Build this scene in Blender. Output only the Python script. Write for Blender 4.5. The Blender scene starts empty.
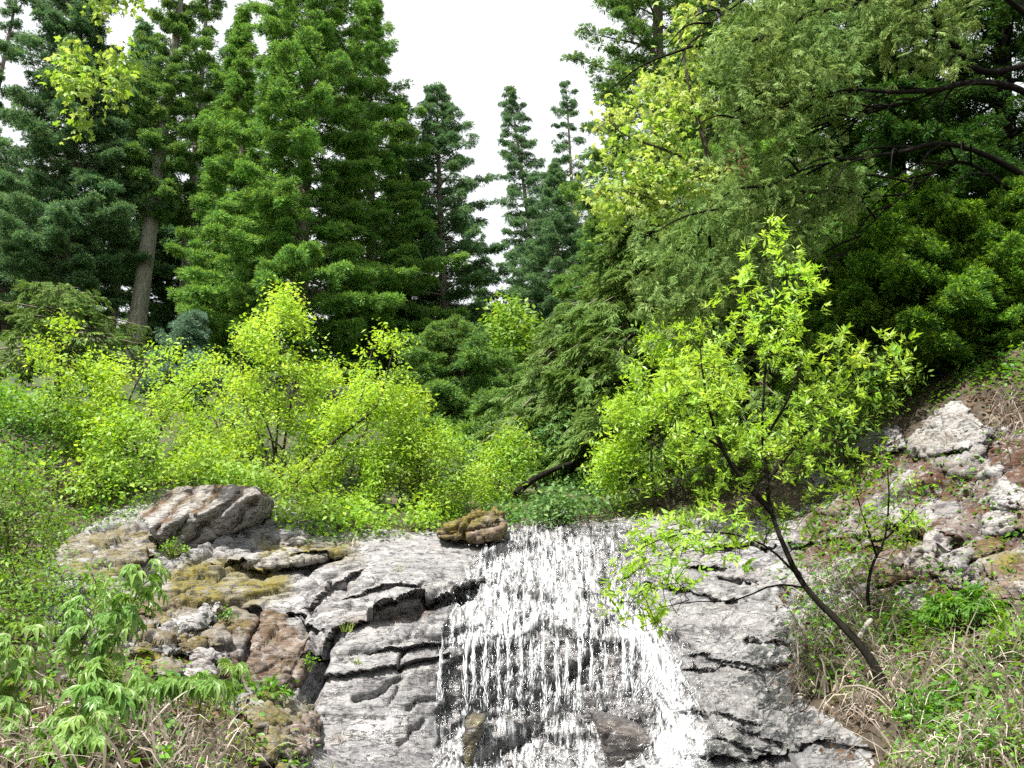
import bpy, math, random
import numpy as np
from mathutils import Vector, Matrix

rng = np.random.default_rng(7)
random.seed(7)
R = math.radians
scene = bpy.context.scene
COL = scene.collection

# ------------------------------------------------------------------ camera
F_PX, PITCH, CAMZ = 1000.0, R(13.0), 1.6
cam_d = bpy.data.cameras.new('camera')
cam_d.sensor_width = 36.0
cam_d.lens = 36.0 * F_PX / 1024.0
cam_d.clip_start, cam_d.clip_end = 0.05, 5000.0
cam = bpy.data.objects.new('camera', cam_d)
COL.objects.link(cam)
cam.location = (0, 0, CAMZ)
cam.rotation_euler = (R(90) + PITCH, 0, 0)
scene.camera = cam
CP, SP = math.cos(PITCH), math.sin(PITCH)


def at(px, py, Y):
    """world point seen at a photo position, Y metres in front of the viewer"""
    px, py, Y = np.asarray(px, float), np.asarray(py, float), np.asarray(Y, float)
    u, v = (px - 512) / F_PX, (384 - py) / F_PX
    dy, dz = CP - v * SP, SP + v * CP
    k = Y / dy
    return np.stack([u * k, dy * k, CAMZ + dz * k], -1)


def proj(P):
    P = np.asarray(P, float)
    y, z = P[..., 1], P[..., 2] - CAMZ
    d = np.maximum(y * CP + z * SP, 1e-3)
    v = (-y * SP + z * CP) / d
    return 512 + F_PX * P[..., 0] / d, 384 - F_PX * v


# ------------------------------------------------------------------ noise
_perm = np.random.default_rng(3).permutation(256)
_perm = np.concatenate([_perm, _perm, _perm])
_g3 = np.random.default_rng(4).normal(size=(256, 3))
_g3 /= np.linalg.norm(_g3, axis=1, keepdims=True)


def perlin(P):
    P = np.asarray(P, float)
    i = np.floor(P).astype(int)
    f = P - i
    i &= 255
    w = f * f * f * (f * (f * 6 - 15) + 10)
    out = 0
    for dx in (0, 1):
        for dy in (0, 1):
            for dz in (0, 1):
                h = _perm[_perm[_perm[(i[..., 0] + dx) & 255] + ((i[..., 1] + dy) & 255)] + ((i[..., 2] + dz) & 255)]
                g = _g3[h]
                d = g[..., 0] * (f[..., 0] - dx) + g[..., 1] * (f[..., 1] - dy) + g[..., 2] * (f[..., 2] - dz)
                wt = (w[..., 0] if dx else 1 - w[..., 0]) * (w[..., 1] if dy else 1 - w[..., 1]) * (w[..., 2] if dz else 1 - w[..., 2])
                out = out + wt * d
    return out * 1.6


def fbm(P, octv=4, gain=0.5):
    P = np.asarray(P, float)
    s, a = 0, 1
    for k in range(octv):
        s = s + a * perlin(P * (2.03 ** k) + 17.3 * k)
        a *= gain
    return s


_h3 = np.random.default_rng(9).uniform(0, 1, (256, 7))


def blocks(P, seed=0):
    """jointed rock: every cell of a jittered lattice is a block with its own offset and tilt; returns (height, distance to the joint)"""
    P = np.asarray(P, float) + seed * 7.31
    i = np.floor(P).astype(int)
    d1 = np.full(P.shape[:-1], 9.0)
    d2 = d1.copy()
    hh = np.zeros(P.shape[:-1])
    for dx in (-1, 0, 1):
        for dy in (-1, 0, 1):
            for dz in (-1, 0, 1):
                c = i + np.array([dx, dy, dz])
                k = _h3[_perm[_perm[_perm[c[..., 0] & 255] + (c[..., 1] & 255)] + (c[..., 2] & 255)]]
                v = P - (c + .1 + .8 * k[..., :3])
                d = np.sqrt((v ** 2).sum(-1))
                h = (k[..., 3] - .5) * 2 + v[..., 0] * (k[..., 4] - .5) * 1.6 + v[..., 1] * (k[..., 5] - .5) * 1.6 + v[..., 2] * (k[..., 6] - .5) * 1.2
                m = d < d1
                d2 = np.where(m, d1, np.minimum(d2, d))
                hh = np.where(m, h, hh)
                d1 = np.where(m, d, d1)
    return hh, d2 - d1


# bedding of the rock: layers dip to the left and towards the valley
BED = np.array([[.93, .10, .34], [-.05, .98, -.15], [-.36, .10, .92]])


def sstep(a, b, x):
    t = np.clip((x - a) / (b - a), 0, 1)
    return t * t * (3 - 2 * t)


# ------------------------------------------------------------------ mesh helpers
def make_mesh(name, V, Fs, mat, parent=None, attrs=None, smooth=True):
    """Fs: list of (n,k) index arrays; attrs: {name: per-vertex float or rgb}"""
    me = bpy.data.meshes.new(name)
    V = np.ascontiguousarray(V, np.float32)
    me.vertices.add(len(V))
    me.vertices.foreach_set('co', V.ravel())
    Fs = [np.asarray(f, np.int32) for f in Fs if len(f)]
    idx = np.concatenate([f.ravel() for f in Fs])
    tot = np.concatenate([np.full(len(f), f.shape[1], np.int32) for f in Fs])
    start = np.concatenate([[0], np.cumsum(tot)[:-1]]).astype(np.int32)
    me.loops.add(len(idx))
    me.loops.foreach_set('vertex_index', idx)
    me.polygons.add(len(tot))
    me.polygons.foreach_set('loop_start', start)
    me.polygons.foreach_set('use_smooth', np.full(len(tot), smooth, bool))
    me.update(calc_edges=True)
    for k, a in (attrs or {}).items():
        a = np.asarray(a, np.float32)
        if a.ndim == 1:
            me.attributes.new(k, 'FLOAT', 'POINT').data.foreach_set('value', a)
        else:
            me.attributes.new(k, 'FLOAT_VECTOR', 'POINT').data.foreach_set('vector', np.ascontiguousarray(a).ravel())
    me.materials.append(mat)
    o = bpy.data.objects.new(name, me)
    COL.objects.link(o)
    if parent is not None:
        o.parent = parent
    return o


def tag(o, label=None, cat=None, group=None, kind=None):
    if label: o['label'] = label
    if cat: o['category'] = cat
    if group: o['group'] = group
    if kind: o['kind'] = kind
    return o


def empty(name, loc, label, cat, group=None):
    o = bpy.data.objects.new(name, None)
    COL.objects.link(o)
    o.location = tuple(float(c) for c in loc)
    o.empty_display_size = 0.2
    return tag(o, label, cat, group)


class Tubes:
    """collects tapered tubes into one mesh"""
    def __init__(s):
        s.V, s.F, s.n = [], [], 0

    def add(s, pts, rad, sides=6, rough=0.0):
        pts = np.asarray(pts, float)
        n = len(pts)
        rad = np.broadcast_to(np.asarray(rad, float), (n,))
        t = np.gradient(pts, axis=0)
        t /= np.linalg.norm(t, axis=1, keepdims=True) + 1e-9
        ref = np.array([1.0, 0.13, 0.07]) if abs(t[:, 0]).mean() < 0.8 else np.array([0.1, 1.0, 0.05])
        a = np.cross(t, ref)
        a /= np.linalg.norm(a, axis=1, keepdims=True) + 1e-9
        b = np.cross(t, a)
        ang = np.linspace(0, 2 * np.pi, sides, endpoint=False)
        rr = rad[:, None] * (1 + rough * rng.normal(size=(n, sides)))
        ring = pts[:, None] + rr[..., None] * (np.cos(ang)[None, :, None] * a[:, None] + np.sin(ang)[None, :, None] * b[:, None])
        s.V.append(ring.reshape(-1, 3))
        i = np.arange(n - 1)[:, None] * sides + np.arange(sides)[None]
        j = np.arange(n - 1)[:, None] * sides + (np.arange(sides) + 1)[None] % sides
        f = np.stack([i, j, j + sides, i + sides], -1).reshape(-1, 4) + s.n
        s.F.append(f)
        s.n += n * sides

    def build(s, name, mat, parent=None):
        return make_mesh(name, np.concatenate(s.V), [np.concatenate(s.F)], mat, parent)


def spline(ctrl, n):
    """Catmull-Rom through the control points"""
    c = np.asarray(ctrl, float)
    if len(c) == 2:
        return c[0] + (c[1] - c[0]) * np.linspace(0, 1, n)[:, None]
    c = np.vstack([2 * c[0] - c[1], c, 2 * c[-1] - c[-2]])
    t = np.linspace(0, len(c) - 3 - 1e-6, n)
    i = t.astype(int)
    u = (t - i)[:, None]
    p0, p1, p2, p3 = c[i], c[i + 1], c[i + 2], c[i + 3]
    return 0.5 * (2 * p1 + (p2 - p0) * u + (2 * p0 - 5 * p1 + 4 * p2 - p3) * u ** 2 + (3 * p1 - p0 - 3 * p2 + p3) * u ** 3)


def unit(v):
    return v / (np.linalg.norm(v, axis=-1, keepdims=True) + 1e-9)


def frames(x, up):
    """rotation matrices with column 0 = x and column 2 near up"""
    x = unit(x)
    y = unit(np.cross(up, x))
    z = np.cross(x, y)
    return np.stack([x, y, z], -1)


class Leaves:
    """collects copies of leaf templates into one mesh"""
    def __init__(s):
        s.V, s.F, s.T, s.n = [], {3: [], 4: []}, [], 0

    def add(s, tpl, loc, rot, scale, tint):
        tv, tf, tt = tpl
        n, k = len(loc), len(tv)
        if n == 0:
            return
        sc = np.broadcast_to(np.asarray(scale, float), (n,))
        V = np.einsum('nij,kj->nki', rot, tv) * sc[:, None, None] + loc[:, None]
        s.V.append(V.reshape(-1, 3).astype(np.float32))
        F = (tf[None] + (np.arange(n) * k)[:, None, None] + s.n).reshape(-1, tf.shape[1])
        s.F[tf.shape[1]].append(F)
        T = np.clip(tt[None] + np.broadcast_to(np.asarray(tint, float), (n,))[:, None], 0, 1)
        s.T.append(T.reshape(-1).astype(np.float32))
        s.n += n * k

    def build(s, name, mat, parent=None):
        Fs = [np.concatenate(f) for f in s.F.values() if f]
        return make_mesh(name, np.concatenate(s.V), Fs, mat, parent, {'tint': np.concatenate(s.T)}, smooth=False)


# leaf templates: (verts, faces, per-vertex tint offset); x = along the leaf, z = its upper side
def tpl_leaf(w=0.24, droop=0.18, fold=0.07):
    v = np.array([[0, 0, 0], [.42, -w, -.02], [1, 0, -droop], [.42, w, -.02], [.45, 0, -fold]])
    return v, np.array([[0, 1, 2, 4], [0, 4, 2, 3]]), np.array([0, 0, 0, 0, 0.0])


def tpl_palmate(n=5, spread=1.1, w=.17, droop=.55):
    V, F = [], []
    for i, a in enumerate(np.linspace(-spread, spread, n)):
        L = 1 - 0.42 * abs(a / spread)
        m = np.array([[0.0, 0, 0], [.35, -w, .02], [.7, -w * .72, -.2 * droop], [1, 0, -droop], [.7, w * .72, -.2 * droop], [.35, w, .02], [.5, 0, -.07]]) * L
        c, s_ = math.cos(a), math.sin(a)
        m = np.stack([m[:, 0] * c - m[:, 1] * s_, m[:, 0] * s_ + m[:, 1] * c, m[:, 2]], -1)
        b = len(V) * 7
        F += [[b, b + 1, b + 2, b + 6], [b + 6, b + 2, b + 3, b + 3 + 1], [b, b + 6, b + 4, b + 5]]
        V.append(m)
    return np.concatenate(V), np.array(F), np.zeros(7 * n)


def tpl_maple():
    out = []
    for a, r in ((-150, .25), (-118, .55), (-95, .42), (-62, .85), (-40, .5), (-22, .62), (0, 1.0), (22, .62), (40, .5), (62, .85), (95, .42), (118, .55), (150, .25)):
        out.append([.25 + .75 * r * math.cos(R(a)) , .75 * r * math.sin(R(a)), -.28 * r * r])
    v = np.array([[.22, 0, 0.03]] + out)
    f = np.array([[0, i, i + 1] for i in range(1, 13)])
    return v, f, np.zeros(len(v))


def tpl_puff(seed, n=62, flat=0.8, bw=.052, spread=1.0, new=.6):
    """a clump of needled twigs: blades radiating out of a low dome, fresh growth at some tips"""
    g = np.random.default_rng(seed)
    V, F, T = [], [], []
    for i in range(n):
        az = g.uniform(0, 2 * np.pi)
        el = math.asin(g.uniform(-0.25, 0.98))
        d = np.array([math.cos(az) * math.cos(el) * spread, math.sin(az) * math.cos(el) * spread, math.sin(el) * flat])
        a, b = g.uniform(.12, .5), g.uniform(.78, 1.08)
        p0, p1 = d * a, d * b + np.array([0, 0, -.16 * math.cos(el)])
        side = unit(np.cross(p1 - p0, g.normal(size=3)))
        m = p0 + (p1 - p0) * .6
        V += [p0, m - side * bw, p1, m + side * bw]
        F.append([4 * i, 4 * i + 1, 4 * i + 2, 4 * i + 3])
        fresh = 0.75 if g.uniform() < new * (0.5 + max(0, math.sin(el))) else 0.0
        T += [0.0, fresh * .6 + .05, fresh + .05, fresh * .6 + .05]
    return np.array(V), np.array(F), np.array(T)


def tpl_spray(seed, n=38, droop=.8, bw=.042):
    """a drooping flat hemlock spray: twig along x with needled side twigs hanging a little"""
    g = np.random.default_rng(seed)
    V, F, T = [], [], []
    for i in range(n):
        s = g.uniform(0.05, 1)
        base = np.array([s, 0, -droop * s * s * .5])
        a = g.uniform(.5, 1.1) * (1 if i % 2 else -1)
        L = (.5 * (1 - s) + .22) * g.uniform(.7, 1.2)
        tip = base + np.array([math.cos(a) * L, math.sin(a) * L, -L * droop * g.uniform(.3, .9)])
        side = unit(np.cross(tip - base, np.array([0, 0, 1.0]) + .5 * g.normal(size=3)))
        m = base + (tip - base) * .55
        V += [base, m - side * bw, tip, m + side * bw]
        F.append([4 * i, 4 * i + 1, 4 * i + 2, 4 * i + 3])
        fr = g.uniform(0, .5) if g.uniform() < .3 else 0
        T += [0, fr * .5, fr, fr * .5]
    return np.array(V), np.array(F), np.array(T)


PUFFS = [tpl_puff(s) for s in range(6)]
SPRAYS = [tpl_spray(s + 50) for s in range(5)]
LEAF = tpl_leaf()
LEAF_N = tpl_leaf(.17, .12, .05)
LEAF_R = tpl_leaf(.33, .2, .08)
PALM = tpl_palmate()
MAPLE = tpl_maple()

# ------------------------------------------------------------------ materials
def new_mat(name):
    m = bpy.data.materials.new(name)
    m.use_nodes = True
    nt = m.node_tree
    nt.nodes.clear()
    return m, nt, nt.nodes, nt.links


def N(nt, kind, **kw):
    n = nt.nodes.new(kind)
    for k, v in kw.items():
        if k in n.inputs.keys() if isinstance(k, str) else False:
            n.inputs[k].default_value = v
        else:
            setattr(n, k, v)
    return n


def rgba(c):
    return (c[0], c[1], c[2], 1)


def mixc(nt, fac, a, b):
    n = nt.nodes.new('ShaderNodeMix')
    n.data_type = 'RGBA'
    for sock, v in ((n.inputs[0], fac), (n.inputs[6], a), (n.inputs[7], b)):
        if isinstance(v, (int, float)): sock.default_value = v
        elif isinstance(v, tuple): sock.default_value = rgba(v)
        else: nt.links.new(v, sock)
    return n.outputs[2]


def ramp(nt, fac, stops):
    n = nt.nodes.new('ShaderNodeValToRGB')
    el = n.color_ramp.elements
    while len(el) < len(stops): el.new(0.5)
    for e, (p, c) in zip(el, stops):
        e.position = p
        e.color = rgba(c) if isinstance(c, tuple) else (c, c, c, 1)
    nt.links.new(fac, n.inputs[0])
    return n.outputs[0]


def noise(nt, vec, scale, detail=4, rough=.55, dist=0):
    n = nt.nodes.new('ShaderNodeTexNoise')
    n.inputs['Scale'].default_value = scale
    n.inputs['Detail'].default_value = detail
    n.inputs['Roughness'].default_value = rough
    n.inputs['Distortion'].default_value = dist
    if vec is not None: nt.links.new(vec, n.inputs['Vector'])
    return n.outputs['Fac']


def math_(nt, op, a, b=0.0):
    n = nt.nodes.new('ShaderNodeMath')
    n.operation = op
    for s, v in zip(n.inputs, (a, b)):
        if isinstance(v, (int, float)): s.default_value = v
        else: nt.links.new(v, s)
    return n.outputs[0]


def mapping(nt, vec, scale=(1, 1, 1), rot=(0, 0, 0)):
    n = nt.nodes.new('ShaderNodeMapping')
    n.inputs['Scale'].default_value = scale
    n.inputs['Rotation'].default_value = rot
    nt.links.new(vec, n.inputs['Vector'])
    return n.outputs[0]


def leaf_mat(name, old, young, trans=.35, rough=.5, spec=.35):
    m, nt, nd, lk = new_mat(name)
    at_ = N(nt, 'ShaderNodeAttribute', attribute_name='tint')
    geo = N(nt, 'ShaderNodeNewGeometry')
    oi = N(nt, 'ShaderNodeObjectInfo')
    nz = noise(nt, geo.outputs['Position'], 1.3, 2)
    c = mixc(nt, at_.outputs['Fac'], old, young)
    hs = N(nt, 'ShaderNodeHueSaturation')
    lk.new(c, hs.inputs['Color'])
    v = math_(nt, 'ADD', math_(nt, 'MULTIPLY', nz, .5), .75)
    lk.new(v, hs.inputs['Value'])
    h = math_(nt, 'ADD', math_(nt, 'MULTIPLY', nz, .05), .475)
    lk.new(h, hs.inputs['Hue'])
    p = N(nt, 'ShaderNodeBsdfPrincipled')
    p.inputs['Roughness'].default_value = rough
    p.inputs['Specular IOR Level'].default_value = spec
    lk.new(hs.outputs[0], p.inputs['Base Color'])
    t = N(nt, 'ShaderNodeBsdfTranslucent')
    hs2 = N(nt, 'ShaderNodeHueSaturation')
    hs2.inputs['Hue'].default_value = .485
    hs2.inputs['Saturation'].default_value = 1.1
    hs2.inputs['Value'].default_value = 1.5
    lk.new(hs.outputs[0], hs2.inputs['Color'])
    lk.new(hs2.outputs[0], t.inputs['Color'])
    mx = N(nt, 'ShaderNodeMixShader')
    mx.inputs[0].default_value = trans
    lk.new(p.outputs[0], mx.inputs[1])
    lk.new(t.outputs[0], mx.inputs[2])
    out = N(nt, 'ShaderNodeOutputMaterial')
    lk.new(mx.outputs[0], out.inputs[0])
    return m


def bark_mat(name, dark, light, scale=9, spec=.2):
    m, nt, nd, lk = new_mat(name)
    tc = N(nt, 'ShaderNodeTexCoord')
    v = mapping(nt, tc.outputs['Object'], (1, 1, .22))
    a = noise(nt, v, scale * 2, 6, .65, .4)
    b = noise(nt, tc.outputs['Object'], scale * .35, 3)
    c = ramp(nt, a, [(.35, dark), (.62, light)])
    c = mixc(nt, math_(nt, 'MULTIPLY', b, .5), c, tuple(.5 * (u_ + v_) * w_ for u_, v_, w_ in zip(dark, light, (.9, 1.1, .7))))
    p = N(nt, 'ShaderNodeBsdfPrincipled')
    p.inputs['Roughness'].default_value = .9
    p.inputs['Specular IOR Level'].default_value = spec
    lk.new(c, p.inputs['Base Color'])
    bp = N(nt, 'ShaderNodeBump')
    bp.inputs['Strength'].default_value = .8
    bp.inputs['Distance'].default_value = .03
    lk.new(a, bp.inputs['Height'])
    lk.new(bp.outputs[0], p.inputs['Normal'])
    out = N(nt, 'ShaderNodeOutputMaterial')
    lk.new(p.outputs[0], out.inputs[0])
    return m


def rock_mat(name, ground=False, tone=(.176, .176, .183), warm=(.212, .202, .196)):
    """marks attribute: x = moss, y = rust-brown growth, z = wet; kind attribute (ground only): 0 soil .. 1 rock"""
    m, nt, nd, lk = new_mat(name)
    geo = N(nt, 'ShaderNodeNewGeometry')
    pos = geo.outputs['Position']
    mk = N(nt, 'ShaderNodeAttribute', attribute_name='marks')
    sp = N(nt, 'ShaderNodeSeparateXYZ')
    lk.new(mk.outputs['Vector'], sp.inputs[0])
    big = noise(nt, pos, 1.4, 4, .6)
    mid = noise(nt, pos, 7, 6, .65)
    fine = noise(nt, pos, 45, 5, .7)
    layer = noise(nt, mapping(nt, pos, (1.0, 1.4, 9), (R(8), R(-14), 0)), 4, 6, .65, .6)
    tones = ramp(nt, layer, [(.28, tuple(x * .45 for x in tone)), (.45, tone), (.62, warm), (.8, tuple(min(1, x * 1.35) for x in tone))])
    c = mixc(nt, ramp(nt, big, [(.42, 0.0), (.62, .75)]), tones, warm)
    c = mixc(nt, ramp(nt, mid, [(.52, 0.0), (.68, .85)]), c, (.40, .39, .385))      # pale lichen
    c = mixc(nt, ramp(nt, mid, [(.36, .95), (.44, 0.0)]), c, (.035, .032, .036))     # black lichen
    c = mixc(nt, ramp(nt, fine, [(.52, 0.0), (.66, .75)]), c, (.07, .065, .07))
    vein = noise(nt, mapping(nt, pos, (1.0, 1.3, 4.5), (R(10), R(-16), 0)), 3.2, 7, .6, .4)
    seam = ramp(nt, math_(nt, 'ABSOLUTE', math_(nt, 'SUBTRACT', vein, .5)), [(.0, 1.0), (.012, 0.0)])
    c = mixc(nt, math_(nt, 'MULTIPLY', seam, .85), c, (.03, .026, .026))
    # growth
    rust_n = noise(nt, pos, 16, 5, .7)
    rust = math_(nt, 'MULTIPLY', sp.outputs[1], ramp(nt, rust_n, [(.40, .25), (.5, 1.0)]))
    c = mixc(nt, rust, c, mixc(nt, fine, (.030, .012, .006), (.10, .042, .016)))
    moss_n = noise(nt, pos, 22, 5, .7)
    moss = math_(nt, 'MULTIPLY', sp.outputs[0], ramp(nt, moss_n, [(.36, .1), (.5, 1.0)]))
    c = mixc(nt, moss, c, mixc(nt, moss_n, (.06, .052, .008), (.20, .165, .022)))
    dry_c = c
    wetc = mixc(nt, .45, c, (.05, .048, .055))
    c = mixc(nt, sp.outputs[2], c, wetc)
    if ground:
        kd = N(nt, 'ShaderNodeAttribute', attribute_name='rocky')
        soil = ramp(nt, mid, [(.3, (.030, .020, .013)), (.5, (.075, .05, .03)), (.68, (.13, .095, .06))])
        sy_ = N(nt, 'ShaderNodeSeparateXYZ')
        lk.new(pos, sy_.inputs[0])
        far_ = math_(nt, 'GREATER_THAN', math_(nt, 'ADD', sy_.outputs[1], math_(nt, 'MULTIPLY', mid, 2.0)), 13.0)
        gmix = lambda g_: mixc(nt, far_, (.04, .03, .018), g_)
        soil = mixc(nt, ramp(nt, noise(nt, pos, 3, 4), [(.36, 0.0), (.5, .85)]), soil, gmix(mixc(nt, mid, (.02, .04, .010), (.05, .095, .02))))
        f = math_(nt, 'GREATER_THAN', math_(nt, 'ADD', kd.outputs['Fac'], math_(nt, 'MULTIPLY', math_(nt, 'SUBTRACT', mid, .5), .8)), .5)
        c = mixc(nt, f, soil, c)
    p = N(nt, 'ShaderNodeBsdfPrincipled')
    lk.new(c, p.inputs['Base Color'])
    wn = math_(nt, 'MULTIPLY', math_(nt, 'MINIMUM', math_(nt, 'MULTIPLY', sp.outputs[2], 2.2), 1.0), ramp(nt, mid, [(.35, .6), (.5, 1.0)]))
    rg = math_(nt, 'SUBTRACT', .88, math_(nt, 'MULTIPLY', wn, .66))
    lk.new(rg, p.inputs['Roughness'])
    p.inputs['Specular IOR Level'].default_value = .5
    b1 = N(nt, 'ShaderNodeBump')
    b1.inputs['Strength'].default_value = .75
    b1.inputs['Distance'].default_value = .035
    h = math_(nt, 'ADD', math_(nt, 'MULTIPLY', layer, .55), math_(nt, 'ADD', math_(nt, 'MULTIPLY', mid, .5), math_(nt, 'MULTIPLY', fine, .16)))
    h = math_(nt, 'ADD', h, math_(nt, 'MULTIPLY', math_(nt, 'ADD', moss, rust), .3))
    h = math_(nt, 'SUBTRACT', h, math_(nt, 'MULTIPLY', seam, .5))
    lk.new(h, b1.inputs['Height'])
    lk.new(b1.outputs[0], p.inputs['Normal'])
    out = N(nt, 'ShaderNodeOutputMaterial')
    lk.new(p.outputs[0], out.inputs[0])
    return m


def straw_mat(name, a, b):
    m, nt, nd, lk = new_mat(name)
    at_ = N(nt, 'ShaderNodeAttribute', attribute_name='tint')
    c = mixc(nt, at_.outputs['Fac'], a, b)
    p = N(nt, 'ShaderNodeBsdfPrincipled')
    p.inputs['Roughness'].default_value = .6
    lk.new(c, p.inputs['Base Color'])
    t = N(nt, 'ShaderNodeBsdfTranslucent')
    lk.new(c, t.inputs['Color'])
    mx = N(nt, 'ShaderNodeMixShader')
    mx.inputs[0].default_value = .25
    lk.new(p.outputs[0], mx.inputs[1])
    lk.new(t.outputs[0], mx.inputs[2])
    out = N(nt, 'ShaderNodeOutputMaterial')
    lk.new(mx.outputs[0], out.inputs[0])
    return m


def foam_mat():
    m, nt, nd, lk = new_mat('white_water')
    p = N(nt, 'ShaderNodeBsdfPrincipled')
    p.inputs['Base Color'].default_value = (.80, .82, .84, 1)
    p.inputs['Roughness'].default_value = .35
    t = N(nt, 'ShaderNodeBsdfTranslucent')
    t.inputs['Color'].default_value = (.88, .90, .93, 1)
    mx = N(nt, 'ShaderNodeMixShader')
    mx.inputs[0].default_value = .35
    lk.new(p.outputs[0], mx.inputs[1])
    lk.new(t.outputs[0], mx.inputs[2])
    out = N(nt, 'ShaderNodeOutputMaterial')
    lk.new(mx.outputs[0], out.inputs[0])
    return m


def film_mat():
    """a thin running sheet: clear and glossy, broken by streaks of aerated white water"""
    m, nt, nd, lk = new_mat('running_water')
    uv = N(nt, 'ShaderNodeAttribute', attribute_name='flow')
    v = uv.outputs['Vector']
    a0 = noise(nt, mapping(nt, v, (1, .14, 1)), 15, 4, .6, .5)
    a = noise(nt, mapping(nt, v, (1, .12, 1)), 42, 5, .65, .3)
    b = noise(nt, mapping(nt, v, (1, .3, 1)), 110, 4, .7, .2)
    d = N(nt, 'ShaderNodeAttribute', attribute_name='foam')
    s = math_(nt, 'ADD', math_(nt, 'ADD', math_(nt, 'MULTIPLY', a, .45), math_(nt, 'MULTIPLY', b, .28)), math_(nt, 'MULTIPLY', d.outputs['Fac'], .32))
    s = math_(nt, 'ADD', s, math_(nt, 'MULTIPLY', a0, .45))
    f = ramp(nt, s, [(.75, 0.0), (.81, .28), (.90, 1.0)])
    w = N(nt, 'ShaderNodeBsdfPrincipled')
    w.inputs['Base Color'].default_value = (.86, .88, .90, 1)
    w.inputs['Roughness'].default_value = .3
    bp = N(nt, 'ShaderNodeBump')
    bp.inputs['Strength'].default_value = .7
    bp.inputs['Distance'].default_value = .04
    lk.new(s, bp.inputs['Height'])
    lk.new(bp.outputs[0], w.inputs['Normal'])
    g = N(nt, 'ShaderNodeBsdfGlossy')
    g.inputs['Roughness'].default_value = .12
    lk.new(bp.outputs[0], g.inputs['Normal'])
    t = N(nt, 'ShaderNodeBsdfTransparent')
    fr = N(nt, 'ShaderNodeFresnel')
    fr.inputs['IOR'].default_value = 1.33
    clear = N(nt, 'ShaderNodeMixShader')
    lk.new(fr.outputs[0], clear.inputs[0])
    lk.new(t.outputs[0], clear.inputs[1])
    lk.new(g.outputs[0], clear.inputs[2])
    mx = N(nt, 'ShaderNodeMixShader')
    lk.new(f, mx.inputs[0])
    lk.new(clear.outputs[0], mx.inputs[1])
    lk.new(w.outputs[0], mx.inputs[2])
    out = N(nt, 'ShaderNodeOutputMaterial')
    lk.new(mx.outputs[0], out.inputs[0])
    return m


M = {}
M['ground'] = rock_mat('hillside_ground', True)
M['rock'] = rock_mat('grey_rock')
M['pale_rock'] = rock_mat('pale_rock', tone=(.245, .245, .252), warm=(.27, .258, .25))
M['brown_rock'] = rock_mat('brown_rock', tone=(.125, .10, .09), warm=(.16, .115, .085))
M['bark'] = bark_mat('conifer_bark', (.07, .056, .05), (.27, .225, .195), 7)
M['dark_bark'] = bark_mat('dark_bark', (.005, .0045, .004), (.022, .019, .017), 10, .04)  # near-black also holds painted shade for the hemlock limbs on the right
M['grey_bark'] = bark_mat('grey_bark', (.12, .11, .10), (.34, .32, .29), 12)
M['stem'] = bark_mat('shrub_bark', (.03, .025, .018), (.09, .075, .055), 20)
M['green_stem'] = bark_mat('green_stem', (.08, .10, .03), (.18, .2, .07), 20)
M['fir'] = leaf_mat('fir_needles', (.058, .142, .044), (.28, .43, .075), .3, .65, .15)
M['fir_bright'] = leaf_mat('bright_fir_needles', (.072, .180, .048), (.31, .50, .080), .32, .65, .15)
M['fir_cool'] = leaf_mat('cool_fir_needles', (.060, .132, .068), (.21, .34, .10), .3, .65, .15)
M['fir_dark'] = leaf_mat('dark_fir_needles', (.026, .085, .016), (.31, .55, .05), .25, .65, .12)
M['fir_deep'] = leaf_mat('shade_painted_needles', (.016, .048, .012), (.09, .20, .022), .2, .7, .1)  # darker needle copy, the upper right shade is painted into its colour
M['hemlock'] = leaf_mat('hemlock_needles', (.13, .22, .06), (.33, .44, .15), .3, .6, .1)
M['olive'] = leaf_mat('olive_needles', (.11, .19, .045), (.28, .38, .10), .3, .6, .1)
M['pine'] = leaf_mat('pine_needles', (.10, .18, .12), (.2, .30, .18), .2, .6, .2)
M['willow'] = leaf_mat('willow_leaves', (.19, .34, .04), (.40, .54, .09), .45, .5)
M['sapling'] = leaf_mat('sapling_leaves', (.18, .34, .035), (.36, .52, .09), .45, .4, .45)
M['bush'] = leaf_mat('bush_leaves', (.09, .21, .026), (.23, .36, .05), .4, .5)
M['seedling'] = leaf_mat('seedling_leaves', (.12, .25, .045), (.26, .39, .11), .4, .4, .5)
M['maple'] = leaf_mat('maple_leaves', (.19, .33, .05), (.40, .46, .14), .45, .5)
M['rhodo'] = leaf_mat('glossy_leaves', (.06, .15, .035), (.19, .30, .08), .25, .55, .3)
M['herb'] = leaf_mat('herb_leaves', (.06, .18, .022), (.18, .34, .04), .4, .45)
M['dead_leaf'] = leaf_mat('dead_leaves', (.055, .034, .02), (.22, .15, .09), .2, .8)
M['wet_rock'] = rock_mat('dark_wet_rock', tone=(.07, .062, .058), warm=(.10, .08, .062))
M['straw'] = straw_mat('dead_straw', (.19, .145, .115), (.60, .53, .45))
M['grass'] = straw_mat('green_grass', (.07, .15, .015), (.30, .38, .06))
M['foam'] = foam_mat()
M['film'] = film_mat()

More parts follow.
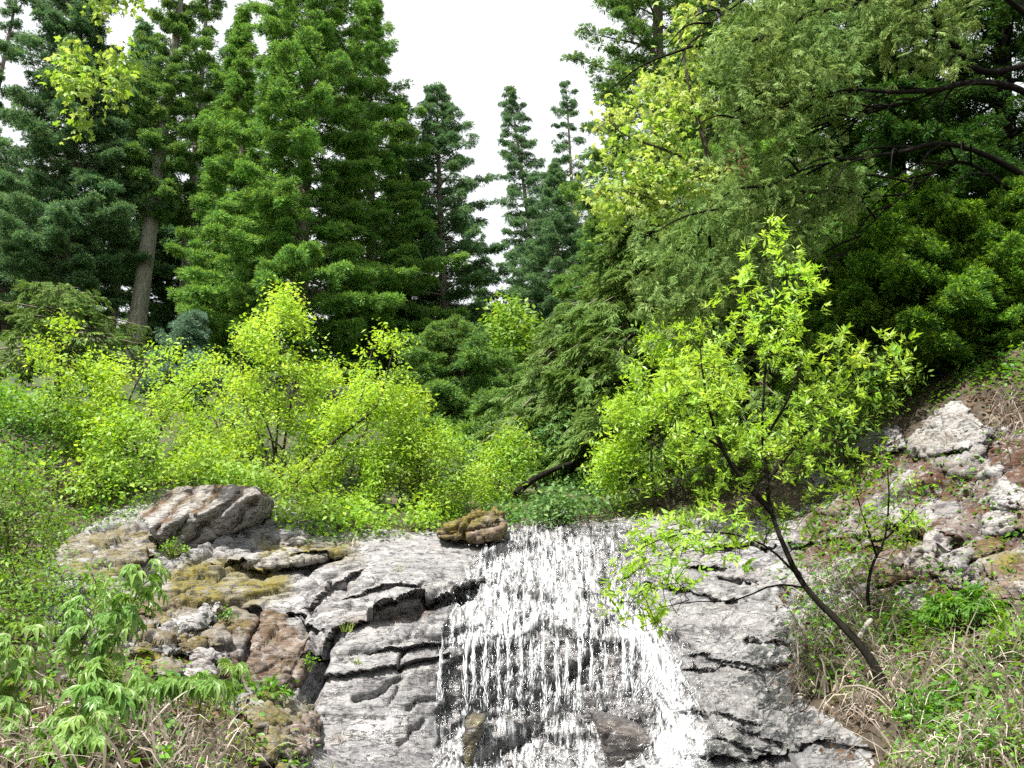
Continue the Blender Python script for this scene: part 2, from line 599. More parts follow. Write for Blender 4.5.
# ------------------------------------------------------------------ terrain
CTRL_PX = [
    # px, py, distance
    (-40, 768, 4.0), (100, 768, 4.0), (200, 768, 4.6), (0, 700, 4.9), (120, 700, 5.4), (230, 700, 6.8),
    (0, 640, 6.4), (120, 640, 7.2), (220, 650, 8.2), (0, 600, 7.8), (120, 600, 8.4), (230, 600, 9.1),
    (0, 560, 9.2), (120, 555, 9.7), (230, 560, 9.9), (330, 560, 10.0), (0, 520, 10.8), (100, 520, 11.0), (200, 520, 11.0),
    (280, 525, 10.8), (360, 533, 10.7), (430, 535, 10.8), (500, 530, 10.8), (570, 525, 10.9), (640, 522, 10.9),
    (290, 680, 8.35), (330, 625, 8.85), (400, 600, 9.15), (400, 570, 9.7), (340, 590, 9.3),
    (330, 650, 8.55), (330, 720, 8.25), (400, 640, 8.65), (400, 720, 8.3), (330, 768, 7.4), (400, 768, 7.3),
    (470, 645, 8.85), (470, 715, 8.6), (470, 768, 7.75), (550, 645, 8.9), (550, 715, 8.62), (550, 768, 7.7),
    (470, 600, 9.4), (550, 600, 9.5), (550, 560, 10.15), (470, 560, 10.1), (620, 645, 8.95), (620, 715, 8.55), (630, 768, 7.6),
    (620, 590, 9.7), (690, 560, 9.8), (690, 600, 9.1), (690, 640, 8.55), (690, 700, 7.9), (690, 768, 7.0),
    (760, 530, 10.1), (760, 570, 9.3), (760, 620, 8.3), (760, 680, 7.4), (760, 768, 6.4),
    (830, 530, 9.4), (830, 580, 8.3), (830, 640, 7.2), (830, 700, 6.5), (830, 768, 5.7),
    (900, 450, 9.6), (900, 500, 8.9), (900, 560, 8.1), (900, 620, 7.1), (900, 700, 5.8), (900, 768, 5.0),
    (980, 390, 9.6), (980, 440, 8.9), (980, 500, 8.3), (980, 560, 7.6), (980, 620, 6.6), (980, 700, 5.4), (980, 768, 4.6),
    (1060, 380, 8.8), (1060, 450, 8.1), (1060, 560, 7.0), (1060, 680, 5.2), (1060, 768, 4.2),
]
CT = [tuple(at(*c)) for c in CTRL_PX]
CT += [(-.3, 6.6, .38), (.6, 6.0, .3), (-.6, 5, .2), (.3, 4, .1), (0, 2, 0), (-2, 2, .6), (2, 2, .5), (-4, 3, 1.6), (4, 3, 1.8), (0, 0, 0), (-3, 0, .4), (3, 0, .4), (0, -3, -.2),
       (0, 12, 2.65), (-2.5, 12.2, 3.1), (2.5, 12, 3.3), (-6, 12, 3.8), (6.5, 12, 5.6), (7.5, 9, 5.6), (-6, 8, 2.9), (7, 5, 4.2), (-6, 5, 2.4)]
CT = np.array(CT)


def _tps_k(r2):
    return 0.5 * r2 * np.log(r2 + 1e-9)


def _tps_fit(P):
    n = len(P)
    d2 = ((P[:, None, :2] - P[None, :, :2]) ** 2).sum(-1)
    K = _tps_k(d2) + np.eye(n) * .004
    Q = np.hstack([np.ones((n, 1)), P[:, :2]])
    A = np.block([[K, Q], [Q.T, np.zeros((3, 3))]])
    return np.linalg.solve(A, np.concatenate([P[:, 2], np.zeros(3)]))


_W = _tps_fit(CT)


def h_near(x, y):
    out = _W[-3] + _W[-2] * x + _W[-1] * y
    for k in range(len(CT)):
        out = out + _W[k] * _tps_k((x - CT[k, 0]) ** 2 + (y - CT[k, 1]) ** 2)
    return out


def h_far(x, y):
    yy = np.clip(y, -20, 62)
    z = 2.35 + .27 * (yy - 10.5)
    z = z + .42 * np.clip(x - 1.2 - .04 * np.maximum(yy - 10, 0), 0, 45) * sstep(-4, 10, y)
    z = z + .16 * np.clip(-x - 2, 0, 50)
    z = np.maximum(z, -.3 + 0 * z)
    return z + .25 * fbm(np.stack([x * .25, y * .25, 0 * x], -1), 3)


def height(x, y):
    x, y = np.broadcast_arrays(np.asarray(x, float), np.asarray(y, float))
    w = sstep(11.3, 14.5, y) + sstep(6.2, 9.5, np.abs(x)) + sstep(-1, -5, y)
    w = np.clip(w, 0, 1)
    xn, yn = np.clip(x, -8, 9), np.clip(y, -4, 14)
    return h_near(xn, yn) * (1 - w) + h_far(x, y) * w


# fast lookup on a regular grid for ray marching
_gx, _gy = np.arange(-9, 9.01, .06), np.arange(1, 20.01, .06)
_gz = height(*np.meshgrid(_gx, _gy))


def h_grid(x, y):
    i = np.clip((x - _gx[0]) / .06, 0, len(_gx) - 1.001)
    j = np.clip((y - _gy[0]) / .06, 0, len(_gy) - 1.001)
    a, b = i.astype(int), j.astype(int)
    u, v = i - a, j - b
    return (_gz[b, a] * (1 - u) + _gz[b, a + 1] * u) * (1 - v) + (_gz[b + 1, a] * (1 - u) + _gz[b + 1, a + 1] * u) * v


def ground_Y(px, py, y0=3.0, y1=19.0, n=1200):
    """distance at which the line of sight meets the bare hillside"""
    px, py = np.asarray(px, float), np.asarray(py, float)
    res = np.full(px.shape, y1)
    done = np.zeros(px.shape, bool)
    for Y in np.linspace(y0, y1, n):
        p = at(px, py, Y)
        hit = (~done) & (p[..., 2] <= h_grid(p[..., 0], p[..., 1]))
        res[hit] = Y
        done |= hit
        if done.all():
            break
    return res


def gpt(px, py):
    return at(px, py, ground_Y(np.array([float(px)]), np.array([float(py)]))[0])


def seg_dist(px, py, line):
    """distance to a polyline and signed offset (positive below it), all in photo units"""
    best = np.full(px.shape, 1e9)
    sgn = np.zeros(px.shape)
    for (x0, y0), (x1, y1) in zip(line[:-1], line[1:]):
        dx, dy = x1 - x0, y1 - y0
        t = np.clip(((px - x0) * dx + (py - y0) * dy) / (dx * dx + dy * dy), 0, 1)
        ex, ey = px - x0 - t * dx, py - y0 - t * dy
        d = np.hypot(ex, ey)
        s = np.sign(dx * (py - y0) - dy * (px - x0))
        m = d < best
        best[m] = d[m]
        sgn[m] = s[m]
    return best, sgn


def in_poly(px, py, poly):
    ins = np.zeros(np.shape(px), bool)
    n = len(poly)
    for i in range(n):
        (x0, y0), (x1, y1) = poly[i], poly[(i + 1) % n]
        c = ((y0 > py) != (y1 > py)) & (px < (x1 - x0) * (py - y0) / (y1 - y0 + 1e-12) + x0)
        ins ^= c
    return ins


def poly_soft(px, py, poly, w):
    d, _ = seg_dist(px, py, list(poly) + [poly[0]])
    return sstep(-w, w, np.where(in_poly(px, py, poly), d, -d))


# relief carved into the bedrock: overhanging ledges (line, depth m, reach px) and cracks (line, depth m, half width px)
LEDGES = [
    ([(314, 645), (332, 625), (363, 614), (402, 606), (433, 595), (464, 587)], .20, 17),
    ([(278, 606), (309, 606), (347, 594), (378, 584), (413, 582)], .07, 7),
    ([(312, 596), (332, 581), (351, 573)], .10, 10),
    ([(225, 563), (262, 569), (293, 561), (335, 556)], .12, 9),
    ([(264, 503), (244, 529), (215, 545), (176, 560)], .34, 20),
    ([(326, 674), (363, 672), (402, 664), (441, 657)], .09, 6),
    ([(370, 650), (382, 648), (437, 643)], .08, 5),
    ([(713, 549), (752, 547), (775, 552)], .12, 6),
    ([(694, 571), (724, 572)], .10, 5),
    ([(752, 641), (790, 643)], .12, 6),
    ([(738, 727), (769, 739), (790, 748)], .10, 6), ([(722, 741), (762, 753), (800, 760)], .10, 6),
    ([(700, 758), (760, 762), (830, 745), (870, 752)], .16, 14),
    ([(688, 671), (730, 668), (762, 672)], .06, 5),
    ([(455, 644), (520, 640), (600, 638), (640, 640)], .02, 40),
    ([(150, 632), (185, 628), (212, 612)], .16, 10), ([(140, 655), (175, 652), (205, 662)], .16, 9), ([(60, 590), (100, 588), (138, 594)], .14, 9), ([(30, 642), (70, 642), (135, 622)], .14, 10),
    ([(246, 600), (285, 606), (316, 622)], .10, 8), ([(640, 585), (690, 590), (740, 602)], .08, 7), ([(690, 655), (740, 664), (770, 668)], .07, 6), ([(680, 712), (720, 716), (760, 724)], .08, 7), ([(800, 548), (840, 545), (880, 552)], .12, 8), ([(880, 536), (930, 542), (960, 545)], .14, 9),
]
CRACKS = [
    ([(324, 656), (350, 653), (382, 648)], .05, 1.3), ([(404, 650), (398, 669)], .10, 2.2),
    ([(355, 699), (371, 695), (386, 689), (400, 676)], .10, 2.2), ([(408, 709), (417, 701), (437, 699)], .06, 1.4),
    ([(314, 712), (328, 716), (386, 718)], .05, 1.4), ([(400, 745), (410, 732), (425, 720)], .07, 1.8), ([(390, 702), (398, 692), (401, 684)], .05, 1.4),
    ([(322, 640), (318, 668), (311, 705), (309, 745)], .28, 4.5), ([(295, 633), (280, 687)], .07, 2.2), ([(264, 613), (252, 645), (243, 675)], .12, 4),
    ([(316, 633), (303, 699)], .12, 3.2), ([(710, 629), (726, 632)], .09, 2.2), ([(762, 671), (764, 692)], .06, 1.5),
    ([(690, 700), (720, 690), (750, 694)], .04, 1.4), ([(700, 716), (735, 708), (760, 715)], .04, 1.4), ([(660, 690), (690, 684), (700, 690)], .05, 2),
    ([(240, 600), (262, 606), (282, 604)], .08, 3), ([(190, 640), (215, 655), (225, 690)], .16, 6), ([(205, 690), (230, 700), (245, 680)], .12, 5),
    ([(60, 590), (100, 588), (135, 592)], .10, 3), ([(330, 596), (345, 584)], .06, 4), ([(655, 625), (668, 640), (690, 645)], .06, 2.5),
    ([(740, 600), (775, 596), (800, 602)], .07, 2.5), ([(650, 590), (675, 583), (700, 590)], .06, 2.5),
]
POLY_FALL = [(500, 528), (530, 524), (640, 522), (650, 560), (655, 610), (690, 660), (720, 730), (715, 790), (430, 790), (440, 640), (450, 600), (470, 560)]
POLY_WETR = [(640, 560), (720, 570), (800, 620), (800, 660), (790, 700), (860, 745), (870, 800), (640, 800), (650, 650)]
POLY_ROCKL = [(60, 545), (150, 490), (265, 485), (340, 530), (480, 532), (640, 518), (800, 520), (850, 470), (900, 440), (1050, 420), (1050, 600), (960, 615), (880, 600), (800, 650), (790, 690), (870, 745), (880, 800), (300, 800), (300, 740), (235, 720), (150, 670), (40, 650)]


def axis(parts, grow_lo, grow_hi, lo, hi):
    xs = [np.arange(a, b, s) for a, b, s in parts]
    x = list(np.concatenate(xs))
    s = parts[-1][2]
    while x[-1] < hi:
        s *= grow_hi
        x.append(x[-1] + s)
    s = parts[0][2]
    while x[0] > lo:
        s *= grow_lo
        x.insert(0, x[0] - s)
    return np.array(x)


ax = axis([(-6, -3.6, .035), (-3.6, 4.2, .0145), (4.2, 6.5, .03)], 1.14, 1.14, -1500, 1500)
ay = axis([(2.5, 6.2, .035), (6.2, 8.0, .016), (8.0, 11.2, .0095), (11.2, 14, .05)], 1.2, 1.07, -600, 3000)
GX, GY = np.meshgrid(ax, ay)
GZ = height(GX, GY)
ny, nx = GX.shape
P = np.stack([GX, GY, GZ], -1)
zx = np.gradient(GZ, ax, axis=1)
zy = np.gradient(GZ, ay, axis=0)
NRM = unit(np.stack([-zx, -zy, np.ones_like(zx)], -1))
px, py = proj(P)
near = (GY > 2.5) & (GY < 14) & (np.abs(GX) < 7.5)
rocky = np.where(near, poly_soft(px, py, POLY_ROCKL, 14), 0)
fall = np.where(near, poly_soft(px, py, POLY_FALL, 10), 0)
wetr = np.where(near, poly_soft(px, py, POLY_WETR, 14), 0)
lipfade = np.where(GY > 10.9, 0.0, 1.0)
sm = near & (GY < 11.8)
D = np.zeros_like(GZ)
DH = np.zeros_like(GZ)
Q = P[sm]
q = px[sm], py[sm]
lay_n = np.array([.18, -.35, .92])
sN = fbm(Q * np.array([1.2, 1.2, 1.2]), 4)
lay = (Q @ lay_n) * 9 + sN * 1.1
saw = lay - np.floor(lay)
strata = (saw ** 4) * .05 * sstep(-.2, .5, fbm(Q * 1.1 + 21, 2))
B = Q @ BED.T + .05 * fbm(Q * 2.5, 3)[:, None]
b1_, j1_ = blocks(B * np.array([1.25, 1.6, 3.4]), 1)
b2_, j2_ = blocks(B * np.array([3.2, 4.0, 8.5]), 2)
smooth_top = poly_soft(q[0], q[1], [(350, 535), (500, 530), (480, 570), (440, 590), (360, 575)], 12)
face = poly_soft(q[0], q[1], [(318, 655), (345, 640), (440, 640), (440, 790), (308, 790)], 8)
calm = (1 - .85 * smooth_top) * (1 - .8 * face) * (1 - .55 * wetr[sm])
d = rocky[sm] * (.062 * b1_ * calm + .024 * b2_ * calm - calm * .05 * np.exp(-(j1_ / .05) ** 2) - calm * .025 * np.exp(-(j2_ / .05) ** 2)
                 + .012 * fbm(Q * np.array([4, 4, 9]), 3) + .004 * fbm(Q * np.array([16, 16, 30]), 3) + .35 * strata * calm)
d += (1 - rocky[sm]) * .06 * fbm(Q * 4, 4)
d += fall[sm] * .045 * fbm(Q * np.array([9, 7, 7]), 4)
# stepped strata ripples across the wet slab on the right
rip = fbm(np.stack([q[0] / 60 + q[1] / 50, (q[1] - .12 * q[0]) / 7.5, 0 * q[0]], -1), 4)
d += wetr[sm] * .03 * np.abs(rip) * (1 - fall[sm])
dh = np.zeros_like(d)
for line, depth, reach in LEDGES:
    wob = 2.2 * fbm(np.stack([q[0] / 14, q[1] / 14, 0 * q[0] + reach], -1), 3)
    dist, sg = seg_dist(q[0], q[1] + wob, line)
    s = dist * sg
    dh += depth * 1.5 * np.where(s > 0, np.exp(-(s / reach) ** 2.2), 0)
    dh -= depth * .35 * np.where(s <= 0, np.exp(-(-s / (reach * .7))), 0) * (np.abs(s) < 60)
    d += depth * .12 * np.where(s <= 0, np.exp(-(-s / (reach * .5))), 0) * (np.abs(s) < 60)
for line, depth, hw in CRACKS:
    wob = 2.6 * fbm(np.stack([q[0] / 12, q[1] / 12, 0 * q[0] + hw * 3], -1), 3)
    dist, sg = seg_dist(q[0] + wob, q[1] + wob * .6, line)
    d -= depth * np.exp(-(dist / hw) ** 2)
DH[sm] = dh
D[sm] = d * np.where(GY[sm] > 10.9, .35, 1)
P = P + NRM * D[..., None]
P[..., 1] += DH
PG = P
px, py = proj(P)

marks = np.zeros((ny, nx, 3))
big = np.zeros_like(GZ)
big[near] = fbm(P[near] * 2.2 + 9, 3)
moss_z = poly_soft(px, py, [(165, 575), (200, 560), (285, 568), (290, 590), (250, 605), (200, 608), (180, 600)], 12)
moss_z = np.maximum(moss_z, .8 * poly_soft(px, py, [(255, 540), (350, 545), (360, 560), (260, 562)], 8))
moss_z = np.maximum(moss_z, .8 * poly_soft(px, py, [(135, 640), (200, 655), (205, 690), (140, 690)], 12))
moss_z = np.maximum(moss_z, .6 * poly_soft(px, py, [(20, 640), (120, 640), (140, 670), (20, 680)], 12))
moss_z = np.maximum(moss_z, .28 * poly_soft(px, py, [(90, 580), (260, 590), (250, 640), (90, 650)], 14))
marks[..., 0] = np.where(near, np.clip(moss_z * (1.1 + big), 0, 1), 0)
rust_brown_z = poly_soft(px, py, [(245, 615), (300, 625), (310, 650), (296, 690), (245, 680)], 10)
rust_brown_z = np.maximum(rust_brown_z, 1.0 * poly_soft(px, py, [(800, 480), (880, 440), (1040, 430), (1040, 600), (960, 620), (860, 590), (800, 560)], 18))
rust_brown_z = np.maximum(rust_brown_z, .8 * poly_soft(px, py, [(800, 510), (840, 505), (850, 560), (805, 560)], 12))
rust_brown_z = np.maximum(rust_brown_z, .7 * poly_soft(px, py, [(345, 618), (400, 610), (440, 598), (430, 615), (350, 630)], 5))  # dark brown band directly beneath the long ledge
rust_brown_z = np.maximum(rust_brown_z, .6 * poly_soft(px, py, [(130, 600), (250, 590), (260, 690), (140, 690)], 14))
marks[..., 1] = np.where(near, np.clip(rust_brown_z * (.95 + 1.0 * big), 0, 1), 0)
wet = np.maximum(fall * .7, wetr * .42)
wet = np.maximum(wet, .55 * np.where(near, poly_soft(px, py, [(400, 585), (470, 560), (470, 800), (330, 800), (340, 720), (420, 690)], 25), 0))
marks[..., 2] = wet
rocky = np.clip(np.where(near, poly_soft(px, py, POLY_ROCKL, 16), .0), 0, 1)
idx = np.arange(ny * nx).reshape(ny, nx)
quad = np.stack([idx[:-1, :-1], idx[:-1, 1:], idx[1:, 1:], idx[1:, :-1]], -1).reshape(-1, 4)
tag(make_mesh('ground', P.reshape(-1, 3), [quad], M['ground'], attrs={'marks': marks.reshape(-1, 3), 'rocky': rocky.ravel()}), kind='structure')

# ------------------------------------------------------------------ water
# the running sheet follows the carved rock a finger's width above it
wetf = np.maximum(fall, wetr)
cells = (wetf > .02) & near & (GY < 11.6)
ii, jj = np.where(cells)
i0, i1, j0, j1 = ii.min(), ii.max(), jj.min(), jj.max()
sub = (slice(i0, i1, 2), slice(j0, j1, 2))
SP_ = PG[sub]
SN = NRM[sub]
sx, sy = proj(SP_)
fl = fall[sub]
wf_ = wetf[sub]
# smooth normal offset with streaky relief along the flow
cross = SP_[..., 0]
down = np.cumsum(np.vstack([np.zeros((1, SP_.shape[1])), np.linalg.norm(np.diff(SP_, axis=0), axis=-1)]), axis=0)
side_w = np.clip(wf_ - fl, 0, 1)[..., None]
flow = np.stack([cross, down, 0 * down], -1) * (1 - side_w) + np.stack([down * .9 - cross * .25 + 5, cross * .9 + .3 * down, 0 * down], -1) * side_w
relief = fbm(np.stack([cross * 13, down * 3, 0 * down], -1), 3)
lowface = poly_soft(sx, sy, [(450, 645), (655, 640), (690, 715), (450, 718)], 10)
off = .018 + .022 * relief + .02 * lowface
W = SP_ + SN * off[..., None] + np.array([0, -1, 0]) * (.05 * lowface)[..., None]
foam = .33 + .10 * fl
foam = foam + .22 * poly_soft(sx, sy, [(470, 560), (530, 530), (600, 540), (600, 620), (640, 640), (450, 650), (450, 600)], 25)
foam = foam + .34 * poly_soft(sx, sy, [(610, 600), (650, 620), (690, 690), (720, 790), (640, 790), (665, 700), (625, 650)], 12)
foam = foam - .5 * poly_soft(sx, sy, [(566, 520), (614, 520), (608, 536), (574, 537)], 4)
foam = foam - .30 * poly_soft(sx, sy, [(440, 650), (625, 648), (655, 715), (440, 715)], 8)
foam = foam - .25 * poly_soft(sx, sy, [(560, 640), (640, 645), (650, 710), (565, 715)], 8)
foam = foam + .12 * poly_soft(sx, sy, [(440, 722), (600, 722), (600, 790), (440, 790)], 8)
a, b = W.shape[:2]
id2 = np.arange(a * b).reshape(a, b)
keep = (fl[:-1, :-1] > .3)
qd = np.stack([id2[:-1, :-1], id2[:-1, 1:], id2[1:, 1:], id2[1:, :-1]], -1)[keep]
wf = make_mesh('waterfall', W.reshape(-1, 3), [qd], M['film'], attrs={'flow': flow.reshape(-1, 3), 'foam': foam.ravel()})
tag(wf, kind='structure')

# white water: drops and ropes of foam on the rock and falling free of it
fv, ff, ft = [], [], 0
OCT_V = np.array([[1, 0, 0], [-1, 0, 0], [0, 1, 0], [0, -1, 0], [0, 0, 1], [0, 0, -1.0]])
OCT_F = np.array([[0, 2, 4], [2, 1, 4], [1, 3, 4], [3, 0, 4], [2, 0, 5], [1, 2, 5], [3, 1, 5], [0, 3, 5]])
DV, DF, dn = [], [], 0


def blobs(pos, dirn, length, width):
    global dn
    n = len(pos)
    up = unit(rng.normal(size=(n, 3)))
    Rm = frames(dirn, up)
    v = OCT_V[None] * np.stack([length, width, width], -1)[:, None, :]
    v = v * (1 + .35 * rng.normal(size=v.shape))
    V = np.einsum('nij,nkj->nki', Rm, v) + pos[:, None]
    DV.append(V.reshape(-1, 3))
    DF.append((OCT_F[None] + (np.arange(n) * 6)[:, None, None] + dn).reshape(-1, 3))
    dn += 6 * n


def foam_on(poly, n, lw, ww, thresh=.0, soft=8, lift=(.01, .05), stretch=3.0):
    m = poly_soft(sx, sy, poly, soft) * (fl > .25)
    st = fbm(np.stack([cross * 16, down * stretch, 0 * down + n], -1), 3)
    wgt = (m * np.clip(st - thresh, 0, 1) ** 1.2).ravel()
    # area weight
    wgt = wgt / wgt.sum()
    k = rng.choice(len(wgt), n, p=wgt)
    p = SP_.reshape(-1, 3)[k] + SN.reshape(-1, 3)[k] * rng.uniform(*lift, n)[:, None] + rng.normal(size=(n, 3)) * .008
    nn = SN.reshape(-1, 3)[k]
    g = np.array([0, 0, -1.0]) - nn * (-nn[:, 2:3])
    g = unit(g + .12 * rng.normal(size=(n, 3)))
    blobs(p, g, rng.uniform(*lw, n), rng.uniform(*ww, n))


foam_on([(500, 530), (640, 524), (650, 610), (640, 642), (450, 645), (455, 600), (475, 560)], 1500, (.012, .05), (.0015, .0032), .25)
foam_on([(470, 565), (540, 535), (590, 540), (590, 610), (560, 640), (460, 640)], 1300, (.012, .05), (.0015, .0036), .25)
foam_on([(612, 590), (650, 615), (690, 680), (715, 760), (700, 790), (650, 790), (670, 720), (650, 680), (622, 650)], 2000, (.010, .05), (.0015, .0038), .1, lift=(.01, .08))
foam_on([(440, 715), (660, 712), (690, 790), (430, 790)], 1500, (.008, .03), (.0015, .0035), .2, lift=(.01, .07))
foam_on([(450, 640), (655, 640), (690, 715), (450, 718)], 1400, (.012, .05), (.0015, .0035), .15, lift=(.04, .12))
# ropes that leave the upper ledge and drop to the lower one
ropes = [(442, 645, 712, .6), (467, 640, 716, 1.0), (474, 642, 700, .6), (486, 638, 712, 1.0), (499, 640, 716, .8), (508, 640, 720, 1.1), (521, 640, 714, .9), (531, 642, 706, .5),
         (543, 640, 718, .9), (556, 640, 712, .6), (566, 640, 704, .7), (578, 642, 716, .8), (590, 644, 690, .4), (604, 644, 712, .4), (622, 640, 690, .8), (630, 642, 716, 1.0), (641, 645, 712, .7), (652, 650, 716, .8), (662, 655, 720, .9)]
for rx, ra, rb, th in ropes:
    ya = ground_Y(np.array([rx]), np.array([ra + 0.0]))[0]
    top = at(rx, ra, ya - .10)
    bot_y = ya - .28
    zb = at(rx, rb, bot_y)[2]
    n = int(150 * th + 25)
    t = rng.uniform(0, 1, n) ** .8
    pos = np.stack([top[0] + rng.normal(size=n) * .009 * (.5 + t) + .006 * np.sin(t * 7 + rx), top[1] - (.03 + .15 * t ** .5) + rng.normal(size=n) * .012, top[2] + (zb - top[2]) * t], -1)
    dr = unit(np.stack([.1 * rng.normal(size=n), -.06 + .05 * rng.normal(size=n), -np.ones(n)], -1))
    blobs(pos, dr, rng.uniform(.02, .08, n), rng.uniform(.0015, .004, n) * (.6 + .5 * th))
# loose spray
n = 500
k = rng.choice(np.where((fl.ravel() > .5))[0], n)
pos = SP_.reshape(-1, 3)[k] + SN.reshape(-1, 3)[k] * rng.uniform(.05, .22, n)[:, None]
blobs(pos, unit(rng.normal(size=(n, 3)) + np.array([0, 0, -1.5])), rng.uniform(.003, .010, n), rng.uniform(.002, .0045, n))
tag(make_mesh('white_water', np.concatenate(DV), [np.concatenate(DF)], M['foam'], smooth=True), kind='stuff')

# ------------------------------------------------------------------ rocks
def remesh_mesh(V, F, voxel):
    me = bpy.data.meshes.new('tmp')
    me.from_pydata([tuple(v) for v in V], [], [tuple(f) for f in F])
    o = bpy.data.objects.new('tmp', me)
    COL.objects.link(o)
    r = o.modifiers.new('r', 'REMESH')
    r.mode = 'VOXEL'
    r.voxel_size = voxel
    s = o.modifiers.new('s', 'SMOOTH')
    s.iterations = 2
    s.factor = .5
    dg = bpy.context.evaluated_depsgraph_get()
    ev = bpy.data.meshes.new_from_object(o.evaluated_get(dg))
    n = len(ev.vertices)
    v = np.empty(n * 3, np.float32)
    ev.vertices.foreach_get('co', v)
    nm = np.empty(n * 3, np.float32)
    ev.vertices.foreach_get('normal', nm)
    f = np.empty(len(ev.loops), np.int32)
    ev.loops.foreach_get('vertex_index', f)
    bpy.data.objects.remove(o)
    bpy.data.meshes.remove(me)
    bpy.data.meshes.remove(ev)
    return v.reshape(-1, 3).astype(float), nm.reshape(-1, 3).astype(float), f.reshape(-1, 4)


def rock(name, label, poly, Y=None, proud=.10, thick=.4, fold=None, top_k=1.8, front_k=.15, mat='rock', marks=(0, 0, 0), strata=(.02, 10, (.1, -.3, .95)), bump=.03,
         voxel=.017, cat='rock', group=None, groove=0, seed=0, facets=5, stripe=None):
    """closed stone whose silhouette is POLY; its face is a set of tilted facets, its body goes THICK metres back into the hill"""
    g = np.random.default_rng(seed + 11)
    poly = np.array(poly, float)
    x0, y0 = poly.min(0) - 2
    x1, y1 = poly.max(0) + 2
    st = 1.6
    gx, gy = np.meshgrid(np.arange(x0, x1, st), np.arange(y0, y1, st))
    wob = 2.0 * fbm(np.stack([gx / 16, gy / 16, 0 * gx + seed], -1), 3)
    ins = in_poly(gx + wob, gy + wob * .7, [tuple(p) for p in poly])
    ed, _ = seg_dist(gx + wob, gy + wob * .7, [tuple(p) for p in poly] + [tuple(poly[0])])
    cx, cy = poly.mean(0)
    if Y is None:
        yg = ground_Y(gx, gy)
        base = yg - proud
        Yc = np.median(yg[ins])
    else:
        Yc = Y
        if fold is not None:
            (fx0, fy0), (fx1, fy1) = fold
            fy = fy0 + (fy1 - fy0) * (gx - fx0) / (fx1 - fx0)
        else:
            fy = np.full(gx.shape, cy)
        m = Y / F_PX
        base = Y + np.where(gy < fy, (fy - gy) * m * top_k, (fy - gy) * m * front_k)
    sz = Yc / F_PX
    fac = np.full(gx.shape, -9.0)
    for k in range(facets):
        a = g.uniform(0, 2 * np.pi)
        sl = g.uniform(.15, .6)
        dd = (np.cos(a) * (gx - cx) + np.sin(a) * (gy - cy)) * sz * sl - g.uniform(.0, .06)
        fac = np.maximum(fac, dd)
    if facets:
        base = base + np.clip(fac, -.2, .35) * .6
    if stripe is not None:
        sa, sb, per = stripe
        sf = (sa * gx + sb * gy) / per + .35 * fbm(np.stack([gx / 30, gy / 12, 0 * gx + 4], -1), 2)
        sf = sf - np.floor(sf)
        base = base + .16 * np.exp(-((sf - .5) / .17) ** 2) * sstep(2, 7, ed)
    base = base + .05 * np.exp(-ed / 4.0)
    fr = at(gx, gy, base)
    back = at(cx + (gx - cx) * .93, cy + (gy - cy) * .93, base + 0) + np.array([0, thick, 0.02])
    n = gx.size
    ny_, nx_ = gx.shape
    idn = np.arange(n).reshape(ny_, nx_)
    c = ins[:-1, :-1] & ins[1:, :-1] & ins[:-1, 1:] & ins[1:, 1:]
    A, B, C_, Dd = idn[:-1, :-1][c], idn[:-1, 1:][c], idn[1:, 1:][c], idn[1:, :-1][c]
    F = [(a_, d_, c_, b_) for a_, b_, c_, d_ in zip(A, B, C_, Dd)]
    F += [(a_ + n, b_ + n, c_ + n, d_ + n) for a_, b_, c_, d_ in zip(A, B, C_, Dd)]
    edge = {}
    for a_, b_, c_, d_ in zip(A, B, C_, Dd):
        for e in ((a_, d_), (d_, c_), (c_, b_), (b_, a_)):
            if (e[1], e[0]) in edge: del edge[(e[1], e[0])]
            else: edge[e] = 1
    F += [(e[1], e[0], e[0] + n, e[1] + n) for e in edge]
    V = np.vstack([fr.reshape(-1, 3), back.reshape(-1, 3)])
    used = np.unique(np.array([i for f in F for i in f]))
    mp = -np.ones(2 * n, int)
    mp[used] = np.arange(len(used))
    v, nm, f = remesh_mesh(V[used], [tuple(int(mp[i]) for i in q_) for q_ in F], voxel)
    lab = np.arange(len(v))
    while True:
        m_ = lab[f].min(1)
        new = lab.copy()
        for c_ in range(4): np.minimum.at(new, f[:, c_], m_)
        new = new[new]
        if (new == lab).all(): break
        lab = new
    main = np.bincount(lab).argmax()
    if (lab != main).any():
        kp = lab == main
        mp2 = np.cumsum(kp) - 1
        f = mp2[f[kp[f].all(1)]]
        v, nm = v[kp], nm[kp]
    amp, fq, dirn = strata
    dirn = np.array(dirn) / np.linalg.norm(dirn)
    s = (v @ dirn) * fq + .5 * fbm(v * 2.5 + seed, 3)
    saw_ = s - np.floor(s)
    plt_ = fbm(v * 2.0 + seed * 3.1, 2) * 3.5
    plt_ = np.floor(plt_) + sstep(.88, 1, plt_ - np.floor(plt_))
    cr_ = fbm(v * np.array([3, 3, 6]) + seed * 1.7 + 50, 3)
    vb = v @ BED.T + .04 * fbm(v * 3, 2)[:, None]
    b1_, j1_ = blocks(vb * np.array([2.2, 2.6, 4.5]), seed + 3)
    b2_, j2_ = blocks(vb * np.array([6, 6, 14]), seed + 5)
    v = v + nm * (bump * (1.1 * b1_ + .45 * b2_ - 1.1 * np.exp(-(j1_ / .05) ** 2) - .5 * np.exp(-(j2_ / .06) ** 2) + .25 * fbm(v * 13 + seed, 3)) + 0 * plt_ - .0 * cr_ - groove * .055 * np.exp(-((saw_ - .5) / .16) ** 2))[:, None]
    mk = np.tile(np.array(marks, float), (len(v), 1))
    nz_ = fbm(v * 3 + 30, 3)
    upw = sstep(.1, .6, nm[:, 2])
    mk[:, 0] = np.clip(mk[:, 0] * (.5 + .9 * nz_ + .7 * upw), 0, 1)
